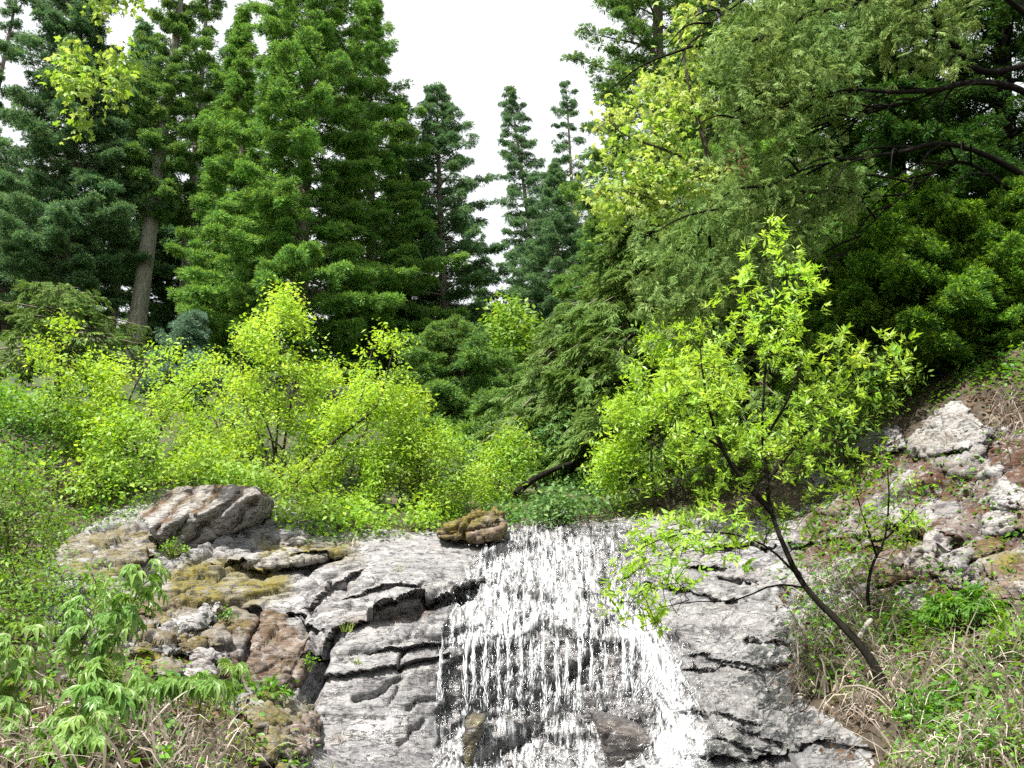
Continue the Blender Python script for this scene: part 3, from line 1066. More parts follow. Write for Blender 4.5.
    mk[:, 1] = np.clip(mk[:, 1] * (.7 + 1.1 * nz_) + groove * 1.4 * np.exp(-((saw_ - .5) / .2) ** 2) * sstep(-.6, .1, nz_), 0, 1)
    if stripe is not None:
        qx, qy = proj(v)
        sf = (sa * qx + sb * qy) / per + .35 * fbm(np.stack([qx / 30, qy / 12, 0 * qx + 4], -1), 2)
        sf = sf - np.floor(sf)
        mk[:, 1] = np.clip(mk[:, 1] + 1.1 * np.exp(-((sf - .5) / .19) ** 2) * sstep(.2, .6, nm[:, 2]), 0, 1)
    ctr = v.mean(0)
    o = make_mesh(name, v - ctr, [f], M[mat], attrs={'marks': mk})
    o.location = tuple(ctr)
    tag(o, label, cat, group)
    return o


LR = 'weathered rocks left of the waterfall'
rock('rock_slab', 'big tilted grey slab with pale diagonal stripes on top and a dark undercut front', [(138, 516), (156, 498), (180, 487), (220, 485), (258, 486), (263, 497), (257, 515), (242, 529), (226, 540), (196, 551), (172, 557), (158, 545), (148, 528)],
     Y=9.9, thick=.8, fold=[(148, 528), (262, 492)], top_k=2.4, front_k=-.75, strata=(.02, 9, (.1, .1, .95)), stripe=(1.0, 1.0, 24), marks=(.15, .15, 0), mat='pale_rock', facets=0, bump=.016)
rock('rock', 'rough dark grey rock stretching left from the striped slab under weeds', [(46, 557), (85, 538), (119, 523), (148, 520), (162, 540), (154, 557), (122, 573), (97, 585), (62, 576), (37, 567)], proud=.16, thick=.6, marks=(.45, .45, 0), bump=.05, seed=1, group=LR)
rock('rock', 'low pale cracked rock at the far left behind the drooping seedling leaves', [(36, 622), (70, 608), (100, 600), (132, 592), (136, 606), (104, 622), (98, 636), (62, 640), (40, 634)], proud=.10, mat='pale_rock', marks=(.2, .1, 0), seed=2, group=LR)
rock('rock', 'long flat pale stone lying on the moss above the long ledge', [(225, 558), (250, 551), (300, 549), (338, 551), (334, 558), (300, 563), (262, 570), (234, 565)], proud=.12, mat='pale_rock', marks=(.2, .1, 0), seed=3, group=LR)
rock('rock', 'small pointed stone with a bright top and black underside', [(150, 630), (165, 621), (190, 612), (208, 594), (217, 604), (205, 622), (196, 632), (165, 640), (150, 640)], proud=.16, mat='pale_rock', seed=4, group=LR)
rock('rock', 'dark block standing under the small pointed stone', [(146, 636), (175, 630), (202, 630), (204, 652), (196, 660), (162, 660), (147, 652)], proud=.05, seed=5, group=LR)
rock('rock', 'grey diamond shaped stone at the foot of the dark block', [(176, 676), (184, 660), (196, 650), (222, 654), (218, 672), (202, 682), (182, 684)], proud=.13, mat='pale_rock', marks=(0, .3, 0), seed=6, group=LR)
rock('rock', 'red brown upright slab between two steep cracks', [(262, 612), (282, 614), (296, 628), (312, 634), (305, 664), (296, 690), (270, 690), (244, 680), (248, 650)], proud=.08, mat='brown_rock', marks=(.1, .55, 0), strata=(.015, 6, (.9, .1, .3)), seed=7, group=LR)
rock('rock', 'small light stones patch wedged above the flat pale stone', [(262, 528), (276, 520), (296, 526), (312, 538), (300, 546), (276, 546)], proud=.12, mat='pale_rock', marks=(.3, .6, 0), seed=8, group=LR)
rock('rock', 'rounded mossy boulder low on the left beneath green herbs', [(238, 696), (262, 690), (290, 700), (306, 716), (310, 740), (300, 775), (244, 775), (236, 730)], proud=.2, mat='rock', marks=(.5, .5, 0), seed=9, group=LR)
rock('rock', 'square dark block against the left side of the cracked rock face', [(282, 722), (311, 718), (312, 752), (300, 758), (282, 750)], proud=.25, mat='brown_rock', seed=10, group=LR)
rock('mossy_rock', 'brown mossy rock perched on the lip of the waterfall', [(434, 536), (441, 526), (458, 517), (480, 510), (497, 508), (505, 515), (506, 528), (500, 540), (470, 541), (440, 540)], Y=10.25, thick=.5, top_k=.5, front_k=.2, mat='brown_rock', marks=(.95, .7, 0), bump=.05, seed=12)
rock('mossy_rock', 'green edged rock stub standing at the foot of the falling water', [(463, 724), (470, 718), (486, 719), (484, 732), (476, 745), (474, 800), (462, 800)], Y=8.0, thick=.4, fold=[(463, 723), (487, 724)], top_k=1.2, front_k=.0, mat='wet_rock', marks=(.9, .1, .7), facets=0, bump=.012, seed=13)
rock('rock', 'dark fluted rock splitting the water at the foot of the fall', [(594, 719), (606, 717), (622, 720), (642, 727), (652, 740), (664, 800), (614, 800), (606, 760), (600, 738)], Y=7.85, thick=.6, fold=[(594, 722), (655, 742)], top_k=2.2, front_k=-.15, mat='wet_rock', marks=(0, .25, .9), strata=(.05, 15, (.95, .1, -.2)), seed=14, facets=0, bump=.012)
rock('rock', 'small round tan stone on the wet slab', [(763, 652), (770, 644), (783, 643), (791, 652), (788, 663), (774, 667), (765, 662)], proud=.14, mat='pale_rock', seed=15, facets=0)
rock('rock', 'flat tan slab below the drooping leaves right of the lip', [(700, 560), (730, 552), (770, 550), (792, 560), (796, 582), (770, 590), (736, 580), (706, 574)], proud=.08, marks=(0, .1, .1), seed=16)
BR = 'boulders on the right bank'
BLD = [
    ('grey boulder at the top left edge of the right bank beside leaves', [(853, 448), (868, 432), (891, 424), (907, 432), (907, 448), (878, 458), (857, 458)], 'pale_rock', (0, .2, 0), .14),
    ('largest pale boulder at the crest of the right bank', [(912, 437), (923, 425), (943, 402), (962, 401), (975, 412), (997, 430), (994, 445), (962, 452), (923, 457), (914, 448)], 'pale_rock', (.1, .2, 0), .2),
    ('mauve grey rock right under the largest pale boulder', [(925, 457), (988, 452), (996, 468), (965, 478), (936, 470)], 'rock', (0, .4, 0), .1),
    ('tall leaning pale rock with a pointed top at the right', [(986, 474), (991, 468), (1001, 466), (1030, 495), (1034, 512), (995, 507), (986, 494)], 'pale_rock', (0, .1, 0), .18),
    ('pale broken rock under the tall leaning pale rock', [(975, 513), (1001, 510), (1021, 513), (1014, 533), (988, 536)], 'pale_rock', (0, .3, 0), .12),
    ('mauve boulder in the middle of the rusty moss', [(918, 509), (943, 495), (962, 505), (971, 523), (951, 541), (921, 532)], 'rock', (0, .3, 0), .15),
    ('narrow light stone left of the rusty moss patch', [(900, 471), (913, 466), (919, 484), (906, 490), (892, 495), (894, 480)], 'pale_rock', (0, .2, 0), .12),
    ('flat grey rock above the leafy herb clump', [(930, 552), (956, 545), (974, 552), (963, 570), (936, 567)], 'rock', (0, .2, 0), .12),
    ('wedge shaped grey rock beside the leafy herb clump', [(954, 574), (976, 562), (974, 592), (956, 597)], 'rock', (.2, .3, 0), .14),
    ('low grey slab behind the small forked sapling', [(833, 556), (855, 551), (876, 562), (862, 571), (838, 572)], 'rock', (0, .3, 0), .10),
    ('small upright grey stone left of the leafy herb clump', [(908, 588), (927, 584), (932, 612), (910, 615)], 'rock', (.1, .2, 0), .12),
    ('pale stone half hidden by the small forked sapling', [(879, 507), (900, 501), (909, 523), (889, 528)], 'pale_rock', (0, .3, 0), .12),
    ('dark mossy rock at the right edge above the dead grass', [(985, 560), (1010, 552), (1034, 560), (1034, 600), (1002, 602), (984, 585)], 'rock', (.6, .6, 0), .14),
    ('rust coloured rock between the flat grey rock and the dark mossy rock', [(960, 536), (985, 530), (1010, 538), (1004, 556), (978, 562)], 'brown_rock', (.3, .9, 0), .12),
    ('tan stone lodged behind the leaning sapling trunk', [(786, 566), (800, 558), (812, 574), (806, 592), (792, 586)], 'pale_rock', (0, .2, 0), .1),
    ('grey stone between the leaning trunk and the low grey slab', [(826, 528), (852, 520), (868, 532), (852, 546), (830, 544)], 'rock', (0, .5, 0), .1),
    ('mauve grey stone on the upper edge of the right bank near leaves', [(800, 478), (822, 470), (842, 478), (838, 494), (810, 496)], 'rock', (0, .5, 0), .1),
]
for k, (lb, po, mt, mk, pr) in enumerate(BLD):
    rock('boulder', lb, po, proud=pr, mat=mt, marks=mk, seed=20 + k, group=BR, cat='boulder')
gs = np.random.default_rng(77)
for k in range(16):
    while True:
        cx_, cy_ = gs.uniform(800, 1030), gs.uniform(440, 620)
        if in_poly(np.array([cx_]), np.array([cy_]), [(800, 500), (850, 470), (900, 455), (990, 455), (1035, 440), (1035, 615), (960, 610), (880, 590), (810, 560)])[0]: break
    r_ = gs.uniform(13, 27)
    an_ = np.sort(gs.uniform(0, 2 * np.pi, 7))
    po = [(cx_ + r_ * 1.25 * gs.uniform(.7, 1.1) * math.cos(a_), cy_ + r_ * .8 * gs.uniform(.7, 1.1) * math.sin(a_)) for a_ in an_]
    rock('stone', 'angular half buried stone wedged between the named boulders in rusty moss', po, proud=.12, thick=.3, bump=.045, mat=['rock', 'pale_rock', 'pale_rock', 'brown_rock'][k % 4], marks=(.1 * (k % 3), .6, 0), seed=60 + k, group='half buried stones on the right bank', cat='stone')
gs = np.random.default_rng(78)
for k in range(14):
    cx_, cy_ = gs.uniform(60, 240), gs.uniform(585, 690)
    r_ = gs.uniform(8, 18)
    an_ = np.sort(gs.uniform(0, 2 * np.pi, 7))
    po = [(cx_ + r_ * 1.5 * gs.uniform(.7, 1.1) * math.cos(a_), cy_ + r_ * .7 * gs.uniform(.7, 1.1) * math.sin(a_)) for a_ in an_]
    rock('stone', 'loose angular stone among moss and weeds under the mossy ledge', po, proud=.09, thick=.25, mat=['rock', 'rock', 'brown_rock'][k % 3], marks=(.45, .4, 0), seed=100 + k, group='loose stones on the left bank', cat='stone')
print('rocks done')

# ------------------------------------------------------------------ trees
def foot(px_, py_, Y):
    p = at(px_, py_, Y)
    return np.array([p[0], p[1], float(height(p[0], p[1])) - .12])


def rand_frames(n, up_bias=1.0):
    z = unit(rng.normal(size=(n, 3)) * .35 + np.array([0, 0, up_bias]))
    a = rng.uniform(0, 2 * np.pi, n)
    x = np.stack([np.cos(a), np.sin(a), 0 * a], -1)
    return frames(x - z * (x * z).sum(-1, keepdims=True), z)


def conifer(name, label, base, top, Rm, mat='fir', bark='bark', h0=.12, nb=200, puff=.23, dens=1.0, droop=.25, lift=.18, prof=.8, r0=.2, group=None, sparse=0.0,
            template='puff', cat='tree', bend=.15, flatten=1.0):
    base, top = np.asarray(base, float), np.asarray(top, float)
    root = empty(name, base, label, cat, group)
    ax_ = top - base
    H = np.linalg.norm(ax_)
    n = 26
    t = np.linspace(0, 1, n)
    wob = np.stack([np.sin(t * 3 + rng.uniform(0, 6)) - np.sin(rng.uniform(0, 6)) * 0, np.cos(t * 2.3 + rng.uniform(0, 6)), 0 * t], -1) * bend
    wob = wob - wob[0]
    cl = ax_ * t[:, None] + wob * t[:, None]
    T = Tubes()
    T.add(cl, r0 * (1 - t) ** .85 + .012 + r0 * .35 * np.exp(-t * 30), 9, .05)
    tips, dirs, sizes = [], [], []
    ga = rng.uniform(0, 6)
    seed_ = rng.uniform(0, 50)
    if template == 'puff': nb = int(nb * .68)
    for i in range(nb):
        u = (i + rng.uniform(0, 1)) / nb
        u = h0 + (1 - h0) * u ** .92
        p0 = np.array([np.interp(u, t, cl[:, k]) for k in range(3)])
        L = Rm * (1 - u) ** prof * min(1.0, (u - h0) / .12 * .6 + .45) * rng.uniform(.65, 1.2)
        L = max(L, .18)
        ga += 2.399 + rng.normal() * .3
        L *= .72 + .55 * (.5 + float(perlin(np.array([[math.cos(ga) * 1.3 + seed_, math.sin(ga) * 1.3, u * H * .45]]))[0]))
        if rng.uniform() < sparse: continue
        d = np.array([math.cos(ga), math.sin(ga), 0])
        el = .55 * u - .12
        m = max(3, int(L / .3))
        s = np.linspace(0, 1, max(4, m))
        sag = el * s - droop * s ** 2 + lift * s ** 4
        pts = p0 + d * (L * s)[:, None] + np.array([0, 0, 1.0]) * (L * sag)[:, None] + np.cross(d, [0, 0, 1.0]) * (L * .08 * rng.normal() * s ** 2)[:, None]
        T.add(pts, (.012 + .012 * L) * (1 - .85 * s), 4)
        k = max(3, int(dens * (3 + 5.2 * L) * (1.0 if template != 'puff' else 1.45 * min(3.2, (.36 / puff) ** 1.5))))
        ss = rng.uniform(.12, 1.0, k) ** .6
        q_ = np.stack([np.interp(ss, s, pts[:, c]) for c in range(3)], -1)
        side = np.cross(d, [0, 0, 1.0])
        lat = rng.uniform(-1, 1, k) * (.34 * L * (1.05 - ss) + .10)
        q_ = q_ + side * lat[:, None] + np.array([0, 0, 1.0]) * (-.30 * np.abs(lat) + .04 * rng.normal(size=k))[:, None] + d * (.25 * np.abs(lat))[:, None] * .4
        tips.append(q_)
        dirs.append(unit(d + side * (lat / (L + .2))[:, None] * 1.5))
        sizes.append(rng.uniform(.6, 1.25, k) * puff * (1.0 - .35 * u))
    Q_, Dr, S_ = np.concatenate(tips), np.concatenate(dirs), np.concatenate(sizes)
    L_ = Leaves()
    which = rng.integers(0, len(PUFFS if template == 'puff' else SPRAYS), len(Q_))
    for w_ in range(which.max() + 1):
        mk_ = which == w_
        kk = mk_.sum()
        if not kk: continue
        if template == 'puff':
            rot = rand_frames(kk)
            tp = PUFFS[w_]
        else:
            x = Dr[mk_] + .35 * rng.normal(size=(kk, 3)) + np.array([0, 0, -.25])
            rot = frames(x, unit(rng.normal(size=(kk, 3)) * .3 + np.array([0, 0, 1])))
            tp = SPRAYS[w_]
        L_.add(tp, Q_[mk_], rot, S_[mk_], rng.normal(.02, .07, kk))
    T.build('trunk', M[bark], root)
    L_.build('crown', M[mat], root)
    return root


CL = 'tall conifers on the left slope'
def tree(label, b, t, **kw):
    Yb = b[2]
    return conifer('conifer_tree', label, foot(*b), at(t[0], t[1], Yb + (t[2] if len(t) > 2 else 0)), **kw)

tree('dark bushy conifer at the far left with cool green crown', (52, 400, 27), (92, -90), Rm=3.2, mat='fir_cool', h0=.12, nb=400, puff=.25, group=CL, r0=.26)
tree('conifer with thick grey bare lower trunk leaning right', (131, 362, 27.5), (196, -110), Rm=2.1, mat='fir', h0=.30, nb=210, puff=.24, sparse=.12, group=CL, r0=.27, bark='grey_bark', bend=.05)
tree('slender conifer with thin pale trunk right behind the thick grey leaning trunk', (180, 345, 30), (212, -70), Rm=1.6, mat='fir', h0=.28, nb=170, sparse=.25, puff=.24, group=CL, r0=.17, bark='grey_bark', bend=.05)
tree('broadest bright green conifer in the middle of the left group', (296, 420, 25), (312, -170), Rm=2.75, prof=.7, mat='fir_bright', h0=.06, nb=480, puff=.24, group=CL, r0=.25)
tree('bright conifer tucked between the pale thin trunk and the broadest conifer', (236, 400, 27), (250, 5), Rm=2.2, mat='fir_bright', h0=.08, nb=250, puff=.24, group=CL)
tree('conifer right of the broadest one with its narrow top just inside the sky', (372, 420, 28), (374, -40), Rm=2.45, prof=.7, mat='fir_bright', h0=.06, nb=300, puff=.24, group=CL)
tree('short conifer filling the gap below the narrow topped one', (408, 430, 31), (404, 100), Rm=2.4, mat='fir', h0=.06, nb=220, puff=.24, group=CL)
tree('dark pointed conifer at the right end of the left group against white sky', (446, 440, 30), (444, 88), Rm=2.6, mat='fir_cool', h0=.10, nb=230, puff=.25, group=CL, prof=.5, sparse=.1, r0=.18)
tree('conifer seen dimly behind the dark bushy one and the leaning trunk', (105, 370, 34), (150, 20), Rm=2.8, mat='fir_cool', h0=.2, nb=230, puff=.4, group=CL)
tree('conifer deep behind the broadest bright conifer', (205, 380, 36), (235, 30), Rm=2.9, mat='fir_cool', h0=.05, nb=220, puff=.42, group=CL)
tree('thin bare stemmed conifer cut by the left edge against the white sky', (-60, 340, 30), (34, -60), Rm=1.1, mat='fir_cool', h0=.55, nb=60, puff=.23, sparse=.3, group=CL, r0=.13)
tree('conifer half cut by the left edge behind the olive juniper', (5, 370, 33), (-15, 110), Rm=2.6, mat='fir_cool', h0=.03, nb=220, puff=.28, group=CL)
tree('short conifer behind the foot of the thick grey leaning trunk', (165, 380, 37), (170, 170), Rm=2.6, mat='fir_cool', h0=.02, nb=220, puff=.28, group=CL)
FC = 'far conifers in the gap of the valley'
tree('tall thin far conifer standing alone in the gap of sky', (548, 345, 50), (513, 86), Rm=2.5, mat='fir_cool', h0=.16, nb=230, puff=.30, sparse=.25, prof=.55, group=FC, r0=.2, droop=.4)
tree('spindly far conifer with the barest top right of the thin one', (584, 345, 52), (561, 80), Rm=2.4, mat='fir_cool', h0=.12, nb=220, puff=.28, sparse=.3, prof=.5, group=FC, r0=.2, droop=.4)
tree('shorter full far conifer below the spindly one', (565, 350, 46), (556, 165), Rm=3.0, mat='fir_cool', h0=.05, nb=240, puff=.32, group=FC, prof=.6)
tree('small far conifer low at the left side of the sky gap', (478, 360, 44), (476, 285), Rm=1.7, mat='fir_cool', h0=.05, nb=90, puff=.32, group=FC)
CR = 'conifers on the right slope'
tree('tall green conifer bordering the sky gap from the right', (664, 420, 21), (646, -330), Rm=2.3, prof=.6, mat='fir', h0=.05, nb=330, puff=.20, group=CR, dens=.8)
tree('conifer behind the yellow maple leaves', (735, 420, 19), (715, -200), Rm=2.4, mat='fir', h0=.05, nb=300, puff=.20, group=CR, dens=.8)
tree('bright conifer behind the drooping hemlock limbs', (815, 400, 16.5), (800, -200), Rm=2.3, mat='fir_bright', h0=.05, nb=260, puff=.20, group=CR, dens=.8)
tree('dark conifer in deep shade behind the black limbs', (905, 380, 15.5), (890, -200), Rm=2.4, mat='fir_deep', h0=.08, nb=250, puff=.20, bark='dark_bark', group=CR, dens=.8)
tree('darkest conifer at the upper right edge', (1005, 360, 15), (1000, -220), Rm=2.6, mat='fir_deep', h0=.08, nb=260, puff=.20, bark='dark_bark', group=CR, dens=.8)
tree('short conifer standing between the sky gap and the olive drooping trees', (620, 430, 26), (612, 190), Rm=2.0, mat='fir', h0=.04, nb=190, puff=.23, group=CR, dens=.8)
SF = 'low firs in the shade on the right bank'
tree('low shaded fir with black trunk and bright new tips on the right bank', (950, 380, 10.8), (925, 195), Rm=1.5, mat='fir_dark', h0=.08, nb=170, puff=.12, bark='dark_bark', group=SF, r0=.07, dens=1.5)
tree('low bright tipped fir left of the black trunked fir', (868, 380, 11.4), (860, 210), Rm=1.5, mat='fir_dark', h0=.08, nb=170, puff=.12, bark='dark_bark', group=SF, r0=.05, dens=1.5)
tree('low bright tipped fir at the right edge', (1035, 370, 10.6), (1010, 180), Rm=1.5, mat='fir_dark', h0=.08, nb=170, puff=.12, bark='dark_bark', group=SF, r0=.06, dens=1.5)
OD = 'olive drooping hemlocks'
tree('olive drooping hemlock below the yellow maple leaves', (655, 450, 15), (648, 165), Rm=1.9, mat='olive', h0=.04, nb=230, puff=.30, template='spray', droop=.5, lift=0, group=OD, dens=2.3)
tree('small arching olive hemlock in the centre of the valley', (575, 450, 17), (562, 305), Rm=1.9, mat='hemlock', h0=.05, nb=140, puff=.30, template='spray', droop=.65, lift=0, group=OD, dens=2.3, prof=.5)
tree('olive hemlock between the maple leaves and the pale leafy sapling', (725, 440, 14), (712, 190), Rm=1.7, mat='olive', h0=.04, nb=190, puff=.28, template='spray', droop=.5, lift=0, group=OD, dens=2.3)
tree('flat topped olive juniper at the far left in front of the trunks', (62, 420, 19), (66, 288), Rm=1.7, mat='olive', h0=.3, nb=90, puff=.30, template='spray', droop=.4, lift=.1, group=OD, prof=.35, dens=1.3)
tree('dark low conifer in the valley behind the yellow green bushes', (470, 480, 21), (462, 325), Rm=2.0, mat='fir', h0=.03, nb=170, puff=.23, droop=.4, prof=.5)
tree('green low conifer between the bushes and the dead branch', (520, 490, 19), (512, 395), Rm=1.6, mat='fir', h0=.03, nb=140, puff=.26, droop=.4, prof=.5)
conifer('pine_sapling', 'small blue green pine sapling in front of the leaning trunk', foot(180, 400, 19), at(181, 312, 19), .85, mat='pine', h0=.1, nb=70, puff=.24, prof=.6, r0=.04, cat='tree')
print('conifers done')


# ------------------------------------------------------------------ leafy trees and shrubs
def sample_poly(poly, n, Y0, Y1, clump=0.0, seed=0):
    poly = np.array(poly, float)
    out = []
    while sum(len(o) for o in out) < n:
        p = rng.uniform(poly.min(0), poly.max(0), (n * 3, 2))
        m = in_poly(p[:, 0], p[:, 1], [tuple(v) for v in poly])
        if clump: m &= fbm(np.stack([p[:, 0] / 22, p[:, 1] / 22, np.full(len(p), seed + .5)], -1), 2) > -clump + rng.uniform(-.2, .3, len(p))
        out.append(p[m])
    p = np.concatenate(out)[:n]
    c = (p - poly.mean(0)) / (np.ptp(poly, axis=0) / 2)
    r = np.clip(np.hypot(c[:, 0], c[:, 1]), 0, 1)
    Ym = (Y0 + Y1) / 2
    return at(p[:, 0], p[:, 1], Ym + (Y1 - Y0) / 2 * np.sqrt(1 - .7 * r ** 2) * rng.uniform(-1, 1, n))


def leafy(name, label, base, stems, clusters, mat, tpl, size, per=12, twig=.22, spread=.10, upright=.5, bark='stem', cat='shrub', group=None, tint=(.35, .3), r_twig=.004,
          whorl=False, stem_sides=7, maxlen=9e9, leaf_name='foliage', stem_name='trunk', thin_low=0):
    """stems: [(points, radii)]; a twig grows from the nearest wood to every cluster point and carries its leaves"""
    base = np.asarray(base, float)
    if thin_low:
        z_ = clusters[:, 2]
        r_ = (z_ - z_.min()) / np.ptp(z_)
        clusters = clusters[rng.uniform(0, 1, len(z_)) > thin_low * sstep(.5, .1, r_)]
    root = empty(name, base, label, cat, group)
    cand, crad = [], []
    T0 = Tubes()
    first = True
    for pts, rad in stems:
        n = max(10, int(np.linalg.norm(np.diff(pts, axis=0), axis=1).sum() / .10))
        c = spline(pts, n)
        c = c + .012 * fbm(c * 2.2, 2)[:, None] * np.array([1, 1, 0])
        r = np.interp(np.linspace(0, 1, n), np.linspace(0, 1, len(rad)), rad)
        T0.add(c - base, r, stem_sides, .04)
        k = slice(int(n * .25), None)
        cand.append(c[k])
        crad.append(r[k])
    cand, crad = np.concatenate(cand), np.concatenate(crad)
    d0 = ((clusters[:, None] - cand[None]) ** 2).sum(-1).min(1)
    order = np.argsort(d0)
    C = list(cand)
    Cm = np.zeros((len(cand) + len(clusters) * 3, 3))
    Rr = np.zeros(len(Cm))
    nC = len(cand)
    Cm[:nC], Rr[:nC] = cand, crad
    L_ = Leaves()
    locs, dirs = [], []
    for i in order:
        q_ = clusters[i]
        v = q_ - Cm[:nC]
        dist = np.sqrt((v ** 2).sum(1)) + 1.2 * np.maximum(0, -v[:, 2])
        j = int(np.argmin(dist))
        a = Cm[j]
        if np.linalg.norm(q_ - a) > maxlen: continue
        vec = q_ - a
        Ld = np.linalg.norm(vec) + 1e-6
        mid = a + vec * .5 + np.array([0, 0, .10 * Ld]) + rng.normal(size=3) * .06 * Ld
        m1 = a + vec * .25 + (mid - a - vec * .5) * .75
        m2 = a + vec * .75 + (mid - a - vec * .5) * .75
        r1 = min(Rr[j] * .75, r_twig * (1 + 2.5 * Ld))
        r1 = max(r1, r_twig * .6)
        T0.add(np.array([a, m1, mid, m2, q_]) - base, np.linspace(r1, r_twig * .5, 5), 4)
        for p_, r_ in ((mid, r1 * .8), (m2, r1 * .7), (q_, r1 * .6)):
            Cm[nC], Rr[nC] = p_, r_
            nC += 1
        locs.append(q_)
        dirs.append(vec / Ld)
    locs, dirs = np.array(locs), np.array(dirs)
    k = len(locs)
    td = unit(dirs + np.array([0, 0, upright]) + .25 * rng.normal(size=(k, 3)))
    pp = np.repeat(locs, per, 0)
    dd = np.repeat(td, per, 0)
    n = len(pp)
    s = rng.uniform(-.6, 1, n) if not whorl else rng.uniform(.55, 1, n)
    pos = pp + dd * (s * twig * .5)[:, None] + rng.normal(size=(n, 3)) * spread * (.15 if whorl else .6)
    rad = unit(np.cross(dd, rng.normal(size=(n, 3))))
    x = unit(rad + dd * rng.uniform(.2, 1.1, n)[:, None] + .2 * rng.normal(size=(n, 3)) + np.array([0, 0, -.15]))
    upv = unit(dd * .8 + np.array([0, 0, .8]) + .45 * rng.normal(size=(n, 3)))
    rot = frames(x, upv)
    tt = np.repeat(rng.normal(tint[0], tint[1], k), per) + rng.normal(0, .12, n)
    sz_ = size * rng.uniform(.45, 1.25, n)
    tl = tpl if isinstance(tpl, list) else [tpl]
    wh = rng.integers(0, len(tl), n)
    for w_ in range(len(tl)):
        mk_ = wh == w_
        L_.add(tl[w_], (pos - base)[mk_], rot[mk_], sz_[mk_], tt[mk_])
    T0.build(stem_name, M[bark], root)
    L_.build(leaf_name, M[mat], root)
    return root


def stem_px(pts, rad):
    return (np.array([at(*p) for p in pts]), rad)


def fan_stems(bx, by, Y, tops, r=.018):
    r = r * 1.25
    b = foot(bx, by, Y)
    out = []
    for (tx, ty, ty_) in tops:
        tp = at(tx, ty, ty_)
        b2 = b + np.array([rng.normal() * .12, rng.normal() * .12, 0])
        m = b2 + (tp - b2) * .5 + np.array([rng.normal() * .15 - .12 * (tp[0] - b2[0]), rng.normal() * .1, .12 * abs(tp[0] - b2[0])])
        out.append((np.array([b2, m, tp]), [r * rng.uniform(.8, 1.2), r * .65, r * .25]))
    return b, out


YB = 'yellow green willow bushes behind the rocks'
b, st = fan_stems(148, 520, 13.2, [(105, 390, 13), (125, 370, 13.4), (150, 360, 12.8), (175, 360, 13.5), (200, 380, 13), (90, 430, 12.6), (215, 430, 13.3)])
leafy('willow_bush', 'yellow green bush with a fan of dark stems directly behind the striped slab', b, st, sample_poly([(72, 420), (88, 372), (112, 352), (140, 362), (172, 348), (212, 362), (220, 420), (215, 488), (120, 500), (75, 490)], 1000, 12.2, 14.2, -.08), 'willow', LEAF_R, .056, 13, .36, .10, upright=1.0, thin_low=.7, group=YB, bark='stem', tint=(.35, .28))
b, st = fan_stems(62, 500, 12.8, [(55, 340, 12.6), (75, 350, 13), (35, 400, 12.5)])
leafy('willow_bush', 'thin loose sapling at the left in front of the dark trunks', b, st, sample_poly([(18, 380), (40, 335), (62, 318), (88, 360), (85, 450), (60, 500), (22, 480)], 300, 12.2, 13.4, -.05), 'willow', LEAF_R, .065, 12, .26, .13, group=YB, tint=(.2, .28))
b, st = fan_stems(272, 520, 13.4, [(240, 350, 13.6), (280, 305, 13.4), (305, 330, 13.2), (255, 400, 13), (325, 400, 13.4), (225, 420, 13)])
leafy('willow_bush', 'tallest and brightest bush with a peak above its neighbours', b, st, sample_poly([(215, 400), (222, 352), (245, 335), (262, 298), (290, 292), (312, 330), (335, 375), (335, 480), (300, 512), (225, 490)], 1300, 12.4, 14.4, -.08), 'willow', LEAF_R, .058, 13, .36, .10, upright=1.0, thin_low=.7, group=YB, tint=(.45, .28))
b = foot(285, 520, 12.4)
st = [(np.array([b, at(312, 462, 12.3), at(345, 432, 12.2), at(378, 404, 12.1), at(392, 352, 12.0)]), [.035, .03, .024, .015, .006]),
      (np.array([b, at(320, 480, 12.6), at(360, 440, 12.8), at(372, 410, 12.9)]), [.02, .018, .012, .006]),
      (np.array([at(345, 432, 12.2), at(362, 395, 12.2), at(372, 350, 12.3)]), [.018, .012, .005])]
leafy('willow_bush', 'bush with a dark stem leaning right and a feathery spire', b, st, sample_poly([(318, 450), (328, 390), (350, 372), (368, 345), (395, 322), (410, 330), (398, 372), (425, 408), (440, 450), (420, 510), (330, 518)], 900, 11.7, 13.2, -.08), 'willow', LEAF, .070, 12, .36, .10, upright=1.0, thin_low=.7, group=YB, tint=(.4, .28))
b, st = fan_stems(420, 532, 12.2, [(395, 420, 12), (425, 410, 12.4), (450, 450, 12.1), (475, 470, 12.3), (380, 470, 12.2)], .012)
leafy('willow_bush', 'low twiggy bush just left of the mossy rock on the lip', b, st, sample_poly([(362, 500), (378, 440), (400, 410), (430, 415), (455, 445), (490, 470), (486, 505), (450, 528), (380, 534)], 900, 11.6, 13.0, -.08), 'willow', LEAF, .055, 11, .34, .09, upright=1.0, group=YB, tint=(.25, .28))
b, st = fan_stems(505, 530, 13.6, [(500, 440, 13.5), (520, 450, 13.6), (480, 470, 13.4)], .012)
leafy('willow_bush', 'small loose bush between the mossy rock and the dead branch', b, st, sample_poly([(470, 480), (490, 445), (520, 425), (532, 450), (520, 500), (490, 522)], 280, 13, 14, 0), 'willow', LEAF, .070, 11, .24, .12, group=YB, tint=(.1, .25))
b, st = fan_stems(338, 530, 11.9, [(310, 470, 11.8), (345, 450, 12), (290, 490, 11.8)], .01)
leafy('willow_bush', 'low bush filling the foot of the leaning stem above the flat pale stone', b, st, sample_poly([(268, 500), (290, 470), (340, 450), (372, 480), (372, 528), (300, 530)], 480, 11.4, 12.6, .05), 'willow', LEAF, .055, 11, .34, .09, upright=1.0, group=YB, tint=(.2, .28))
b, st = fan_stems(8, 575, 7.8, [(-20, 470, 7.6), (15, 465, 7.8), (40, 510, 7.7), (30, 540, 7.5)], .012)
